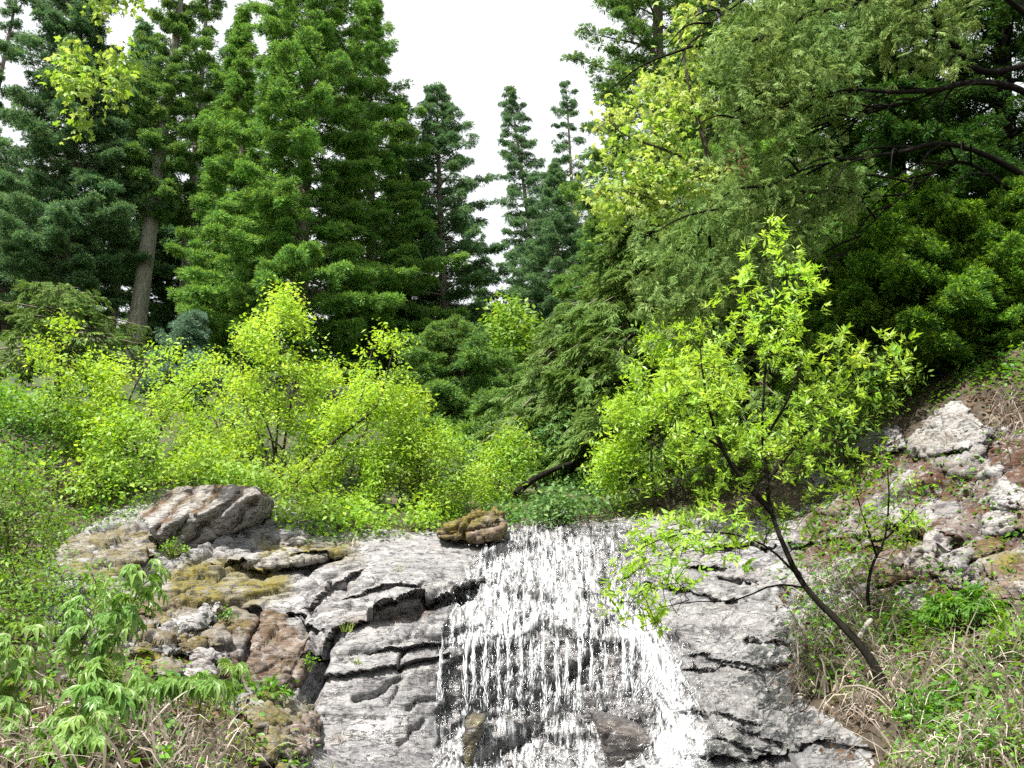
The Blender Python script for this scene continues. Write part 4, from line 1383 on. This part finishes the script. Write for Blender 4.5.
leafy('bush', 'dense bright green bush at the left edge', b, st, sample_poly([(-50, 470), (-10, 448), (20, 452), (48, 492), (62, 530), (50, 565), (-40, 575)], 620, 7.2, 8.3), 'bush', LEAF, .042, 12, .16, .08, tint=(.35, .25))
b, st = fan_stems(30, 640, 6.4, [(10, 560, 6.3), (50, 570, 6.5), (80, 590, 6.6)], .008)
leafy('bush', 'low leafy bush under the dense bright bush at the left edge', b, st, sample_poly([(-20, 570), (40, 555), (100, 575), (128, 600), (70, 625), (-20, 640)], 260, 6.0, 7.2), 'bush', LEAF, .042, 10, .15, .08, tint=(.2, .25))

for lab, pts, Yb, nn, mt in (
    ('bush of darker green leaves at the far left behind the thin loose sapling', [(-40, 400), (0, 370), (60, 380), (110, 400), (110, 500), (-40, 500)], 15.2, 620, 'bush'),
    ('bush filling the space between the fan stemmed bush and the tallest bush', [(170, 385), (215, 355), (255, 380), (260, 470), (180, 480)], 15.4, 460, 'willow'),
    ('bush standing behind the feathery spire bush', [(300, 400), (330, 365), (380, 380), (400, 440), (380, 490), (300, 490)], 15.0, 480, 'willow'),
    ('low bush behind the twiggy bush in front of the dark low conifer', [(400, 450), (440, 425), (480, 450), (500, 490), (470, 520), (400, 510)], 14.6, 420, 'bush'),
    ('shrub on the bare slope at the left edge above the dense bright bush', [(-40, 400), (20, 385), (70, 410), (90, 450), (60, 475), (-40, 470)], 12.6, 520, 'bush'),
    ('lime shrub between the far left shrubs and the fan stemmed bush', [(70, 430), (110, 405), (150, 430), (170, 490), (90, 490)], 12.4, 380, 'willow'),
    ('low bush on the grassy strip directly behind the top of the striped slab', [(165, 470), (200, 452), (250, 455), (280, 475), (270, 490), (175, 490)], 12.0, 300, 'willow'),
    ('low fringe bush along the rock top below the spire bush', [(270, 515), (300, 508), (360, 510), (432, 512), (436, 530), (340, 534), (275, 528)], 11.3, 300, 'willow'),
    ('low dark fringe bush on the lip right of the mossy rock', [(505, 505), (560, 498), (620, 504), (640, 520), (560, 526), (508, 526)], 11.6, 260, 'rhodo'),
    ('low bright bush between the dense left bush and the striped slab', [(30, 470), (80, 455), (130, 470), (160, 490), (110, 510), (50, 530)], 12.0, 420, 'willow'),
):
    pa = np.array(pts)
    cx_ = pa[:, 0].mean()
    b, st = fan_stems(cx_, pa[:, 1].max(), Yb, [(cx_ + dx_, pa[:, 1].min() + 25, Yb) for dx_ in (-45, -15, 15, 45)], .014)
    leafy('willow_bush', lab, b, st, sample_poly(pts, nn, Yb - .9, Yb + .9, .15), mt, LEAF_R, .066, 13, .28, .14, group=YB, tint=(.2, .28))

# the pale bush and the saplings on the right
b, st = fan_stems(668, 530, 11.4, [(610, 420, 11.3), (640, 360, 11.4), (675, 330, 11.6), (715, 370, 11.5), (740, 430, 11.3), (620, 470, 11)], .016)
leafy('leafy_bush', 'broad pale lime bush behind the leaning sapling at the top of the fall', b, st, sample_poly([(592, 470), (606, 420), (630, 372), (650, 320), (690, 318), (730, 360), (770, 420), (765, 490), (720, 522), (610, 522)], 1300, 10.7, 12.2, -.08), 'sapling', LEAF_N, .085, 13, .24, .10, whorl=False, upright=.8, tint=(.4, .25))
b = gpt(886, 692)
ys = b[1]
S1 = [(b + np.array([.02, 0, -.05])), at(868, 655, ys + .1), at(838, 622, ys + .25), at(806, 588, ys + .4), at(786, 552, ys + .5), at(771, 512, ys + .6), at(766, 470, ys + .7), at(762, 420, ys + .7), at(768, 340, ys + .7), at(776, 240, ys + .7)]
st = [(np.array(S1), [.033, .027, .023, .020, .017, .015, .012, .009, .006, .003]),
      (np.array([at(771, 512, ys + .6), at(745, 482, ys + .6), at(722, 448, ys + .55), at(706, 400, ys + .5), at(700, 345, ys + .5)]), [.022, .018, .013, .009, .004]),
      (np.array([at(768, 480, ys + .7), at(800, 440, ys + .9), at(840, 395, ys + 1.0), at(880, 352, ys + 1.0)]), [.015, .011, .008, .004]),
      (np.array([at(722, 448, ys + .55), at(690, 430, ys + .4), at(655, 425, ys + .3)]), [.010, .007, .003]),
      (np.array([at(800, 578, ys + .42), at(764, 545, ys + .3), at(715, 532, ys + .15), at(660, 540, ys + .0), at(625, 560, ys)]), [.008, .007, .005, .003, .002]),
      (np.array([at(806, 588, ys + .4), at(775, 585, ys + .3), at(735, 600, ys + .2), at(690, 602, ys + .1), at(650, 610, ys)]), [.007, .006, .005, .003, .002]),
      (np.array([at(764, 440, ys + .7), at(790, 395, ys + .6), at(812, 330, ys + .6)]), [.012, .008, .004])]
cl = np.concatenate([sample_poly([(655, 390), (690, 340), (730, 300), (752, 262), (775, 228), (803, 236), (815, 290), (838, 338), (880, 345), (908, 345), (890, 385), (850, 420), (800, 460), (745, 480), (690, 470), (660, 440)], 470, ys - .1, ys + 1.4, .05),
                     sample_poly([(615, 600), (622, 560), (650, 530), (700, 520), (750, 530), (745, 560), (700, 575), (690, 600), (650, 640), (625, 635)], 120, ys - .2, ys + .5),
                     sample_poly([(700, 470), (820, 450), (880, 480), (860, 540), (800, 560), (720, 540)], 60, ys + .2, ys + 1.0)])
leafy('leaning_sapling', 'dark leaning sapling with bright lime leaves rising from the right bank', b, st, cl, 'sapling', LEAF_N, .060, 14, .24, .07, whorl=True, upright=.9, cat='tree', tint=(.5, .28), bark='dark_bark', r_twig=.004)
b = gpt(871, 618)
ys2 = b[1]
st = [(np.array([b, at(868, 595, ys2), at(872, 565, ys2 + .05), at(884, 540, ys2 + .1), at(889, 500, ys2 + .1), at(886, 455, ys2 + .1)]), [.013, .013, .011, .008, .006, .003]),
      (np.array([at(876, 555, ys2 + .05), at(868, 530, ys2), at(860, 505, ys2), at(852, 480, ys2)]), [.009, .007, .005, .003]),
      (np.array([at(884, 540, ys2 + .1), at(905, 520, ys2 + .2), at(925, 495, ys2 + .2)]), [.006, .005, .003])]
leafy('forked_sapling', 'small forked sapling with few leaves before the boulders', b, st, sample_poly([(825, 480), (850, 455), (890, 440), (925, 480), (920, 540), (880, 575), (840, 560)], 70, ys2 - .2, ys2 + .5), 'sapling', LEAF_N, .055, 8, .12, .05, cat='tree', tint=(.25, .25), bark='dark_bark', r_twig=.0025)
b, st = fan_stems(850, 470, 10.0, [(815, 400, 10), (850, 375, 10.2), (890, 365, 10.2), (870, 420, 9.8)], .012)
leafy('leafy_bush', 'mid green bush at the top of the right bank under the shaded firs', b, st, sample_poly([(778, 440), (800, 395), (840, 372), (900, 352), (920, 380), (880, 420), (830, 455), (790, 478)], 420, 9.4, 10.8), 'bush', LEAF_N, .075, 11, .2, .09, tint=(.35, .3))
b = foot(512, 470, 23.5)
st = [(np.array([b, at(508, 400, 23.5), at(512, 318, 23.5)]), [.06, .04, .01])]
leafy('broadleaf_tree', 'light green broadleaf tree far in the valley under the sky gap', b, st, sample_poly([(484, 345), (500, 308), (518, 302), (532, 330), (548, 390), (530, 430), (486, 420)], 560, 22.5, 24.5, 0), 'bush', LEAF_R, .14, 12, .5, .24, cat='tree', tint=(.45, .25), r_twig=.008)
b, st = fan_stems(575, 525, 15.5, [(540, 440, 15.3), (575, 415, 15.6), (605, 420, 15.5), (530, 470, 15.2)], .02)
leafy('glossy_bush', 'glossy grey green bush over the dead branch in the valley', b, st, sample_poly([(512, 470), (530, 435), (565, 408), (605, 395), (625, 430), (605, 470), (560, 490), (525, 495)], 360, 14.8, 16.4), 'rhodo', LEAF, .11, 11, .22, .10, whorl=True, tint=(.3, .3))
b, st = fan_stems(570, 535, 14.0, [(545, 500, 14), (580, 490, 14), (600, 500, 14)], .012)
leafy('glossy_bush', 'dark low bush behind the lip under the dead branch', b, st, sample_poly([(505, 505), (540, 490), (600, 480), (612, 522), (560, 530), (510, 530)], 260, 13.4, 14.8), 'rhodo', LEAF, .08, 11, .2, .10, tint=(.0, .2))

# maples
b = foot(775, 430, 13.2)
st = [(np.array([b, at(752, 330, 13.2), at(720, 200, 13.0), at(690, 90, 12.9), at(676, 5, 12.9)]), [.08, .065, .045, .025, .010]),
      (np.array([at(735, 250, 13.0), at(690, 215, 12.8), at(640, 195, 12.7), at(605, 190, 12.6)]), [.03, .02, .012, .006]),
      (np.array([at(712, 170, 13.0), at(665, 150, 12.8), at(625, 135, 12.7), at(608, 120, 12.6)]), [.03, .02, .012, .006])]
cl = np.concatenate([sample_poly([(594, 195), (604, 150), (640, 135), (690, 150), (730, 175), (735, 215), (660, 225), (610, 222)], 110, 12.2, 13.6, .15, 1),
                     sample_poly([(598, 128), (604, 88), (640, 80), (655, 35), (690, 10), (722, 50), (715, 120), (690, 150), (640, 120)], 75, 12.2, 13.6, .05, 2)])
leafy('maple_tree', 'maple with large yellow green leaves hanging at the right of the sky gap', b, st, cl, 'maple', MAPLE, .105, 13, .4, .2, upright=-.1, cat='tree', tint=(.45, .3), r_twig=.005)
b = foot(-190, 520, 9.3)
st = [(np.array([b, at(-185, 200, 9.3), at(-150, -90, 9.3), at(-60, -140, 9.2)]), [.10, .085, .065, .04]),
      (np.array([at(-150, -90, 9.3), at(-40, -110, 9.0), at(50, -75, 8.9), at(110, -45, 8.9), at(150, -30, 8.9)]), [.05, .035, .02, .011, .005]),
      (np.array([at(50, -75, 8.9), at(82, -20, 8.8), at(96, 40, 8.8), at(92, 85, 8.8)]), [.012, .007, .004, .002])]
cl = np.concatenate([sample_poly([(58, 72), (75, 42), (112, 36), (136, 52), (132, 86), (105, 108), (62, 95)], 44, 8.5, 9.2, .1, 8), sample_poly([(88, -25), (150, -25), (135, 10), (122, 30), (98, 20)], 30, 8.5, 9.2), sample_poly([(64, 122), (88, 114), (90, 132), (70, 140)], 5, 8.7, 8.9), sample_poly([(-120, -160), (140, -130), (130, -60), (-100, -60)], 60, 8.3, 9.5)])
leafy('maple_tree', 'maple reaching in over the upper left with hanging lime leaf clusters', b, st, cl, 'maple', MAPLE, .085, 10, .2, .10, upright=-.1, cat='tree', tint=(.15, .25), r_twig=.0025, bark='dark_bark')

# the big hemlock whose limbs reach out from the right edge
b = foot(1090, 400, 10.6)
HL = [([b, at(1085, 250, 10.6), at(1058, 90, 10.5), at(1032, 10, 10.4), at(1005, -90, 10.4)], [.20, .17, .14, .12, .07]),
      ([at(1062, 120, 10.5), at(1020, 90, 10.2), at(975, 82, 10.0), at(935, 90, 9.8), at(890, 92, 9.6), at(845, 90, 9.4), at(790, 104, 9.3), at(740, 130, 9.3)], [.075, .065, .055, .045, .034, .024, .014, .006]),
      ([at(1045, 60, 10.4), at(985, 72, 10.1), at(955, 45, 10.0), at(928, 18, 9.9), at(880, 2, 9.8), at(820, 12, 9.7), at(760, 40, 9.6)], [.06, .055, .05, .04, .03, .02, .006]),
      ([at(1048, 190, 10.5), at(985, 155, 10.2), at(940, 144, 9.9), at(900, 152, 9.7), at(858, 158, 9.5), at(810, 168, 9.4), at(755, 195, 9.3), at(700, 240, 9.3)], [.07, .05, .042, .034, .025, .016, .009, .004]),
      ([at(1055, 230, 10.5), at(990, 175, 10.3), at(950, 162, 10.2), at(918, 185, 10.0), at(880, 215, 9.9), at(840, 260, 9.8)], [.05, .035, .028, .02, .012, .005]),
      ([at(940, 90, 9.8), at(900, 105, 9.9), at(860, 112, 10), at(820, 130, 10.2)], [.02, .016, .011, .004]),
      ([at(1035, 20, 10.4), at(960, -30, 10.2), at(860, -40, 10.0), at(780, -20, 9.8), at(715, 20, 9.7), at(690, 50, 9.7)], [.06, .05, .04, .025, .012, .005])]
extra = []
for (p, r) in HL[1:]:
    c_ = spline(np.array(p), 40)
    for i_ in range(8, 40, 3):
        a_ = c_[i_]
        L__ = rng.uniform(.5, 1.3)
        dv = unit(np.array([-.8 + rng.normal() * .3, -.25 + rng.normal() * .5, -.35 + .3 * rng.normal()]))
        extra.append((np.array([a_, a_ + dv * L__ * .5 + [0, 0, .06], a_ + dv * L__ + [0, 0, -.12]]), [.016, .010, .003]))
st = [(np.array(p), [q_ * (.8 if k_ == 0 else .62) for q_ in r]) for k_, (p, r) in enumerate(HL)] + extra
cl = np.concatenate([sample_poly([(730, 30), (780, -20), (900, -30), (890, 20), (860, 75), (810, 130), (790, 190), (740, 270), (690, 300), (700, 240), (740, 170), (720, 110)], 360, 8.9, 10.9, -.16, 3),
                     sample_poly([(650, 240), (725, 200), (730, 300), (650, 340)], 60, 9.0, 10.2, -.05, 4), sample_poly([(780, 150), (860, 165), (830, 230), (780, 260), (740, 300), (720, 280)], 80, 9.2, 10.2, -.02, 7),
                     sample_poly([(860, -10), (960, -10), (960, 60), (900, 70)], 60, 9.2, 10.4, .0, 5), sample_poly([(780, -60), (1200, -60), (1250, -330), (850, -330)], 120, 8.2, 12.5, .0, 6)])  # high outer patch is unseen foliage above the view, added to cast shade
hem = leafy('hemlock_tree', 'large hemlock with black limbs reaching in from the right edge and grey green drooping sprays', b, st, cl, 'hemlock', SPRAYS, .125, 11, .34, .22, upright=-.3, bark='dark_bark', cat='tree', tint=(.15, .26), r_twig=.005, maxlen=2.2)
L_ = Leaves()
cl = sample_poly([(724, 150), (742, 145), (752, 160), (745, 182), (730, 175)], 40, 8.7, 8.9)
L_.add(LEAF, cl - b, rand_frames(40), .06, rng.uniform(0, 1, 40))
L_.build('dead_foliage', M['dead_leaf'], hem)

# dead branch in the valley
T = Tubes()
b = foot(548, 532, 13.2)
T.add(spline([at(516, 494, 13.0) - b, at(530, 482, 13.1) - b, at(548, 472, 13.2) - b, at(572, 463, 13.4) - b], 14), np.linspace(.05, .03, 14), 7, .08)
T.add(spline([at(533, 480, 13.1) - b, at(540, 500, 13.1) - b, at(548, 534, 13.2) - b], 10), np.linspace(.022, .03, 10), 6, .08)
o = T.build('dead_branch', M['dark_bark'])
o.location = tuple(b)
tag(o, 'bare dead branch propped in the shade behind the lip', 'branch')
T = Tubes()
b = gpt(884, 655)
T.add(spline([at(855, 645, b[1] - .1) - b, at(862, 632, b[1] - .05) - b, at(871, 620, b[1]) - b], 8), np.linspace(.014, .018, 8), 6, .1)
o = T.build('broken_branch', M['grey_bark'])
o.location = tuple(b)
tag(o, 'short pale broken branch stub beside the leaning sapling', 'branch')
T = Tubes()
b = gpt(908, 712)
T.add(np.array([[0, .05, -.1], [0, 0, .0], [.01, -.02, .06], [.0, -.03, .10]]), [.085, .075, .062, .03], 9, .12)
T.add(np.array([[.05, .02, -.05], [.10, 0, .04], [.12, -.02, .10]]), [.04, .035, .02], 7, .12)
o = T.build('burnt_stump', M['dark_bark'])
o.location = tuple(b)
tag(o, 'black rotten stump at the foot of the leaning sapling', 'stump')


# ------------------------------------------------------------------ seedlings with drooping lobed leaves in the left foreground
def seedling(label, pts, n_leaf, size, r=.007, tint=.3):
    P_ = np.array([at(*p) for p in pts])
    P_[0] = [P_[0][0], P_[0][1], float(h_grid(P_[0][0], P_[0][1])) - .03] if pts[0][1] < 760 else P_[0]
    b_ = P_[0].copy()
    root = empty('maple_seedling', b_, label, 'seedling', 'seedlings with drooping lobed leaves')
    T_ = Tubes()
    c = spline(P_ - b_, 24)
    T_.add(c, np.linspace(r, r * .4, 24), 6)
    loc, x, up = [], [], []
    for k_ in range(n_leaf):
        s = .30 + .70 * (k_ / max(1, n_leaf - 1)) ** .9
        i = min(23, int(s * 23))
        a = rng.uniform(0, 2 * np.pi)
        d = unit(np.array([math.cos(a), math.sin(a) - .35, .35]))
        Lp = rng.uniform(.04, .12)
        e = c[i] + d * Lp + np.array([0, 0, .02])
        T_.add(np.array([c[i], c[i] + d * Lp * .5 + [0, 0, .02], e]), [.0022, .0018, .0012], 4)
        loc.append(e)
        x.append(unit(np.array([d[0], d[1], -.55])) + .15 * rng.normal(size=3))
        up.append(unit(np.array([d[0] * .3, d[1] * .3, 1.0]) + .2 * rng.normal(size=3)))
    T_.build('stem', M['green_stem'], root)
    L2 = Leaves()
    L2.add(PALM, np.array(loc), frames(np.array(x), np.array(up)), size * rng.uniform(.7, 1.15, n_leaf), rng.normal(tint, .2, n_leaf))
    L2.build('leaves', M['seedling'], root)


seedling('tallest seedling with a tuft of drooping leaves before the mossy ledge', [(95, 690, 5.2), (112, 650, 5.15), (130, 610, 5.1), (146, 568, 5.05)], 51, .098)
seedling('seedling bending right along the top of the dead grass', [(70, 745, 4.4), (110, 712, 4.5), (160, 690, 4.6), (222, 690, 4.7)], 60, .098)
seedling('seedling at the left edge beside the dark hollow', [(25, 770, 4.2), (16, 720, 4.25), (18, 670, 4.3), (30, 628, 4.35)], 43, .098)
seedling('seedling leaning right out of the bottom left corner', [(30, 790, 4.0), (62, 745, 4.05), (100, 705, 4.1), (118, 668, 4.15)], 51, .098)
seedling('low seedling with pale leaves in the bottom left corner', [(55, 800, 3.9), (65, 775, 3.9), (80, 745, 3.9), (85, 722, 3.95)], 31, .098, tint=.5)
seedling('seedling between the low pale rock and the leaning seedling', [(60, 700, 5.0), (75, 665, 5.05), (88, 630, 5.1), (96, 600, 5.15)], 35, .098)
seedling('sparse seedling by the rounded mossy boulder', [(195, 730, 5.0), (200, 705, 5.0), (212, 685, 5.0), (222, 672, 5.0)], 17, .098, tint=.5)


# ------------------------------------------------------------------ herbs, ferns and tufts
def herb(name, label, px_, py_, rad, hgt, n, mat, tpl, size, group=None, cat='plant', lift=.0):
    b_ = gpt(px_, py_)
    root = empty(name, b_, label, cat, group)
    T_ = Tubes()
    tips = []
    for k_ in range(n):
        a, r_ = rng.uniform(0, 2 * np.pi), rad * math.sqrt(rng.uniform(0, 1))
        e = np.array([r_ * math.cos(a), r_ * math.sin(a), hgt * (1.1 - (r_ / rad) ** 2 * .7) * rng.uniform(.6, 1.1)])
        T_.add(np.array([e * [.15, .15, 0], e * [.6, .6, .75], e]), [.004, .003, .0015], 4)
        tips.append(e)
    tips = np.repeat(np.array(tips), 5, 0)
    m = len(tips)
    d = unit(tips * [1, 1, .2] + rng.normal(size=(m, 3)) * .12)
    L2 = Leaves()
    L2.add(tpl, tips + rng.normal(size=(m, 3)) * .02, frames(d + .5 * rng.normal(size=(m, 3)), unit(rng.normal(size=(m, 3)) * .35 + [0, 0, 1])), size * rng.uniform(.6, 1.1, m), rng.normal(.3, .25, m))
    T_.build('stem', M['green_stem'], root)
    L2.build('leaves', M[mat], root)


def tuft(name, label, px_, py_, n, L, w, mat, cat='grass tuft', droop=.6, spread=.6, group=None):
    b_ = gpt(px_, py_)
    o_ = blades([b_] * n, L, w, mat, name, droop, spread, b_)
    tag(o_, label, cat, group)


def blades(pts, L, w, mat, name, droop, spread, origin=None, jitter=.03, lean=None):
    n = len(pts)
    p = np.asarray(pts, float) + rng.normal(size=(n, 3)) * [jitter, jitter, 0]
    a = rng.uniform(0, 2 * np.pi, n)
    d = np.stack([np.cos(a), np.sin(a), 0 * a], -1) * (spread * rng.uniform(.2, 1, n))[:, None]
    if lean is not None: d = d + lean
    l = L * rng.uniform(.5, 1.15, n)
    s = np.linspace(0, 1, 5)
    side = unit(np.cross(d + 1e-3, [0, 0, 1.0]) + .4 * rng.normal(size=(n, 3)))
    dr = droop * rng.uniform(.5, 1.3, n)
    c = p[:, None] + d[:, None] * (l[:, None] * s)[..., None] + np.array([0, 0, 1.0]) * (l[:, None] * (s - dr[:, None] * s ** 2))[..., None] + .014 * L * rng.normal(size=(n, 5, 3)) * s[None, :, None]
    ww = w * (1 - .8 * s ** 1.5) * .5
    V = np.stack([c - side[:, None] * ww[None, :, None], c + side[:, None] * ww[None, :, None]], 2)
    V = V.reshape(n, 10, 3)
    f = np.array([[2 * k, 2 * k + 1, 2 * k + 3, 2 * k + 2] for k in range(4)])
    F = (f[None] + (np.arange(n) * 10)[:, None, None]).reshape(-1, 4)
    T_ = np.repeat(np.clip(rng.normal(.5, .3, n), 0, 1), 10)
    V = V.reshape(-1, 3)
    if origin is not None: V = V - origin
    o_ = make_mesh(name, V, [F], M[mat], attrs={'tint': T_}, smooth=True)
    if origin is not None: o_.location = tuple(origin)
    return o_


def scatter(polys, counts):
    out = []
    for poly, n in zip(polys, counts):
        po = np.array(poly, float)
        q_ = rng.uniform(po.min(0), po.max(0), (n * 4, 2))
        q_ = q_[in_poly(q_[:, 0], q_[:, 1], [tuple(v) for v in po])][:n]
        yy = ground_Y(q_[:, 0], q_[:, 1])
        out.append(at(q_[:, 0], q_[:, 1], yy))
    return np.concatenate(out)


def clumped(polys, counts, per, rad=.05):
    c = scatter(polys, counts)
    p = np.repeat(c, per, 0) + rng.normal(size=(len(c) * per, 3)) * [rad, rad, 0]
    p[:, 2] = h_grid(p[:, 0], p[:, 1]) - .01
    return p


ST = [[(905, 660), (1040, 625), (1040, 800), (870, 800), (900, 730)], [(800, 610), (900, 620), (905, 690), (870, 730), (800, 690)], [(70, 715), (245, 700), (250, 800), (60, 800)], [(780, 560), (860, 570), (870, 610), (800, 610)], [(0, 735), (60, 720), (60, 800), (0, 800)], [(985, 400), (1040, 395), (1040, 460), (1000, 450)]]
o = blades(clumped(ST, [42, 26, 30, 10, 8, 8], 20, .06), .36, .010, 'straw', 'dead_grass', .75, .9, lean=np.array([-.05, -.35, 0]))
tag(o, kind='stuff')
o = blades(clumped([ST[0], ST[1], ST[2]], [16, 12, 9], 6, .08), .42, .014, 'straw', 'dead_stalks', .35, .9, lean=np.array([-.05, -.5, -.1]))
tag(o, kind='stuff')
GR = [[(800, 610), (900, 600), (940, 650), (900, 720), (800, 690)], [(900, 700), (1040, 640), (1040, 800), (900, 800)], [(200, 690), (310, 690), (300, 800), (220, 800)], [(60, 515), (150, 500), (250, 490), (300, 520), (260, 500), (120, 530)], [(0, 600), (140, 640), (140, 780), (0, 800)], [(640, 515), (800, 505), (800, 535), (660, 528)], [(290, 530), (440, 528), (430, 540), (300, 545)], [(880, 600), (1040, 590), (1040, 640), (880, 650)]]
o = blades(clumped(GR, [70, 90, 40, 60, 40, 40, 22, 50], 14, .04), .16, .006, 'grass', 'green_grass', .7, .6)
tag(o, kind='stuff')
UG = [[(860, 380), (930, 360), (1040, 350), (1040, 400), (960, 400), (900, 425)], [(800, 470), (870, 450), (900, 480), (830, 530)], [(60, 500), (150, 485), (170, 500), (70, 545), (30, 545)], [(0, 640), (100, 640), (240, 700), (300, 720), (300, 790), (0, 790)], [(800, 600), (930, 600), (930, 700), (810, 690)], [(930, 620), (1040, 610), (1040, 790), (930, 790)], [(265, 520), (320, 510), (340, 545), (280, 540)], [(750, 500), (850, 520), (870, 600), (800, 600)], [(920, 700), (1000, 690), (990, 790), (900, 790)], [(250, 500), (520, 505), (520, 536), (260, 530)], [(-20, 400), (90, 430), (90, 500), (-20, 470)], [(880, 330), (1040, 300), (1040, 390), (880, 400)], [(500, 505), (640, 500), (640, 524), (500, 528)], [(160, 465), (275, 470), (275, 492), (170, 492)], [(800, 470), (900, 440), (1035, 440), (1035, 610), (880, 600), (800, 560)]]
p = clumped(UG, [110, 90, 90, 110, 110, 130, 25, 90, 50, 160, 130, 120, 60, 70, 130], 11, .09)
p[:, 2] += rng.uniform(.02, .14, len(p))
k = len(p)
L_ = Leaves()
L_.add(LEAF_R, p, rand_frames(k, .9), .05 * rng.uniform(.4, 1.25, k), rng.normal(.35, .3, k))
tag(L_.build('undergrowth', M['herb']), kind='stuff')
p = clumped(ST + [[(840, 600), (1040, 590), (1040, 790), (840, 790)], [(0, 640), (240, 690), (300, 790), (0, 790)], [(860, 350), (1040, 320), (1040, 430), (880, 440)]], [70, 50, 50, 30, 20, 20, 90, 90, 90], 14, .10)
k = len(p)
p[:, 2] += rng.uniform(.0, .03, k)
L_ = Leaves()
L_.add(LEAF_R, p, rand_frames(k, .6), .055 * rng.uniform(.5, 1.2, k), rng.uniform(0, 1, k))
tag(L_.build('leaf_litter', M['dead_leaf']), kind='stuff')
HB = 'green herbs among the rocks'
herb('leafy_herb', 'round clump of broad green herbs below the wedge shaped rock', 968, 628, .24, .20, 60, 'herb', PALM, .075, HB)
herb('leafy_herb', 'fresh green herb patch on top of the rounded mossy boulder', 262, 700, .22, .12, 34, 'herb', LEAF, .075, HB)
herb('leafy_herb', 'small herb hanging in the crack beside the red brown slab', 227, 622, .06, .10, 14, 'herb', LEAF_R, .035, HB)
herb('leafy_herb', 'leafy plant at the right edge beside the dead grass', 1018, 660, .16, .22, 24, 'bush', LEAF, .075, HB)
herb('leafy_herb', 'yellow green weeds on the front edge of the striped slab', 172, 560, .14, .20, 34, 'bush', LEAF_R, .035, HB)
herb('leafy_herb', 'weeds growing on the dark rock under the left end of the slab', 90, 600, .22, .14, 44, 'bush', LEAF_R, .035, HB)
herb('leafy_herb', 'lone yellow green sprig in the deep crack left of the cracked face', 310, 672, .05, .12, 8, 'bush', LEAF, .05, HB)
herb('feathery_plant', 'bright yellow green feathery plant before the mauve boulder', 915, 545, .12, .24, 26, 'sapling', LEAF_N, .075, HB)
herb('feathery_plant', 'fine feathery green plant among the dead grass', 922, 728, .13, .16, 60, 'herb', LEAF_N, .05, HB)
herb('feathery_plant', 'weeds on the edge of the lip beside the pale lime bush', 690, 528, .3, .18, 40, 'bush', LEAF_N, .07, HB)
TG = 'grass tufts on the rocks'
tuft('grass_tuft', 'pale dry grass tuft on the top edge of the rock left of the lip', 352, 548, 46, .20, .008, 'straw', group=TG)
tuft('grass_tuft', 'green grass tuft at the end of the long dark overhang', 346, 632, 26, .15, .008, 'grass', group=TG, droop=.4)
tuft('grass_tuft', 'upright green rosette behind the right end of the striped slab', 268, 494, 20, .20, .022, 'grass', group=TG, droop=.4)
tuft('grass_tuft', 'small grass tuft on the crack of the pale rock face', 358, 664, 36, .09, .005, 'grass', group=TG)
tuft('grass_tuft', 'thin tuft standing alone on the smooth rock top', 398, 572, 12, .15, .005, 'grass', group=TG, droop=.2)
tuft('grass_tuft', 'faded grass tuft at the base of the pale rock face', 340, 742, 30, .14, .007, 'straw', group=TG)

# ------------------------------------------------------------------ light
SUN_EL, SUN_AZ = 62.0, 224.0      # azimuth clockwise from +Y
sd = bpy.data.lights.new('sun', 'SUN')
sd.energy = 5.0
sd.angle = R(.53)
sd.color = (1.0, .955, .88)
so = bpy.data.objects.new('sun', sd)
COL.objects.link(so)
s_dir = Vector((math.sin(R(SUN_AZ)) * math.cos(R(SUN_EL)), math.cos(R(SUN_AZ)) * math.cos(R(SUN_EL)), math.sin(R(SUN_EL))))
so.rotation_euler = s_dir.to_track_quat('Z', 'Y').to_euler()
w = bpy.data.worlds.new('World')
scene.world = w
w.use_nodes = True
nt = w.node_tree
nt.nodes.clear()
sky = nt.nodes.new('ShaderNodeTexSky')
sky.sky_type = 'NISHITA'
sky.sun_disc = False
sky.sun_elevation = R(SUN_EL)
sky.sun_rotation = R(SUN_AZ)
sky.dust_density = 4
tc = nt.nodes.new('ShaderNodeTexCoord')
cn = noise(nt, mapping(nt, tc.outputs['Generated'], (1, 1, 2.5)), 2.2, 5, .55)
cloud = ramp(nt, cn, [(.25, .80), (.6, 1.0)])
c = mixc(nt, cloud, sky.outputs[0], (10.5, 10.8, 11.0))
bg = nt.nodes.new('ShaderNodeBackground')
bg.inputs['Strength'].default_value = .055
nt.links.new(c, bg.inputs['Color'])
ow = nt.nodes.new('ShaderNodeOutputWorld')
nt.links.new(bg.outputs[0], ow.inputs[0])

vs = scene.view_settings
scene.display_settings.display_device = 'sRGB'
vs.view_transform = 'Standard'
vs.look = 'None'
vs.exposure = 1.22
vs.gamma = 1
vs.use_curve_mapping = False
cy = scene.cycles
cy.max_bounces = 5
cy.diffuse_bounces = 3
cy.glossy_bounces = 2
cy.transmission_bounces = 3
cy.transparent_max_bounces = 8
cy.caustics_reflective = cy.caustics_refractive = False
cy.use_adaptive_sampling = True
cy.adaptive_threshold = .02
cy.use_denoising = False
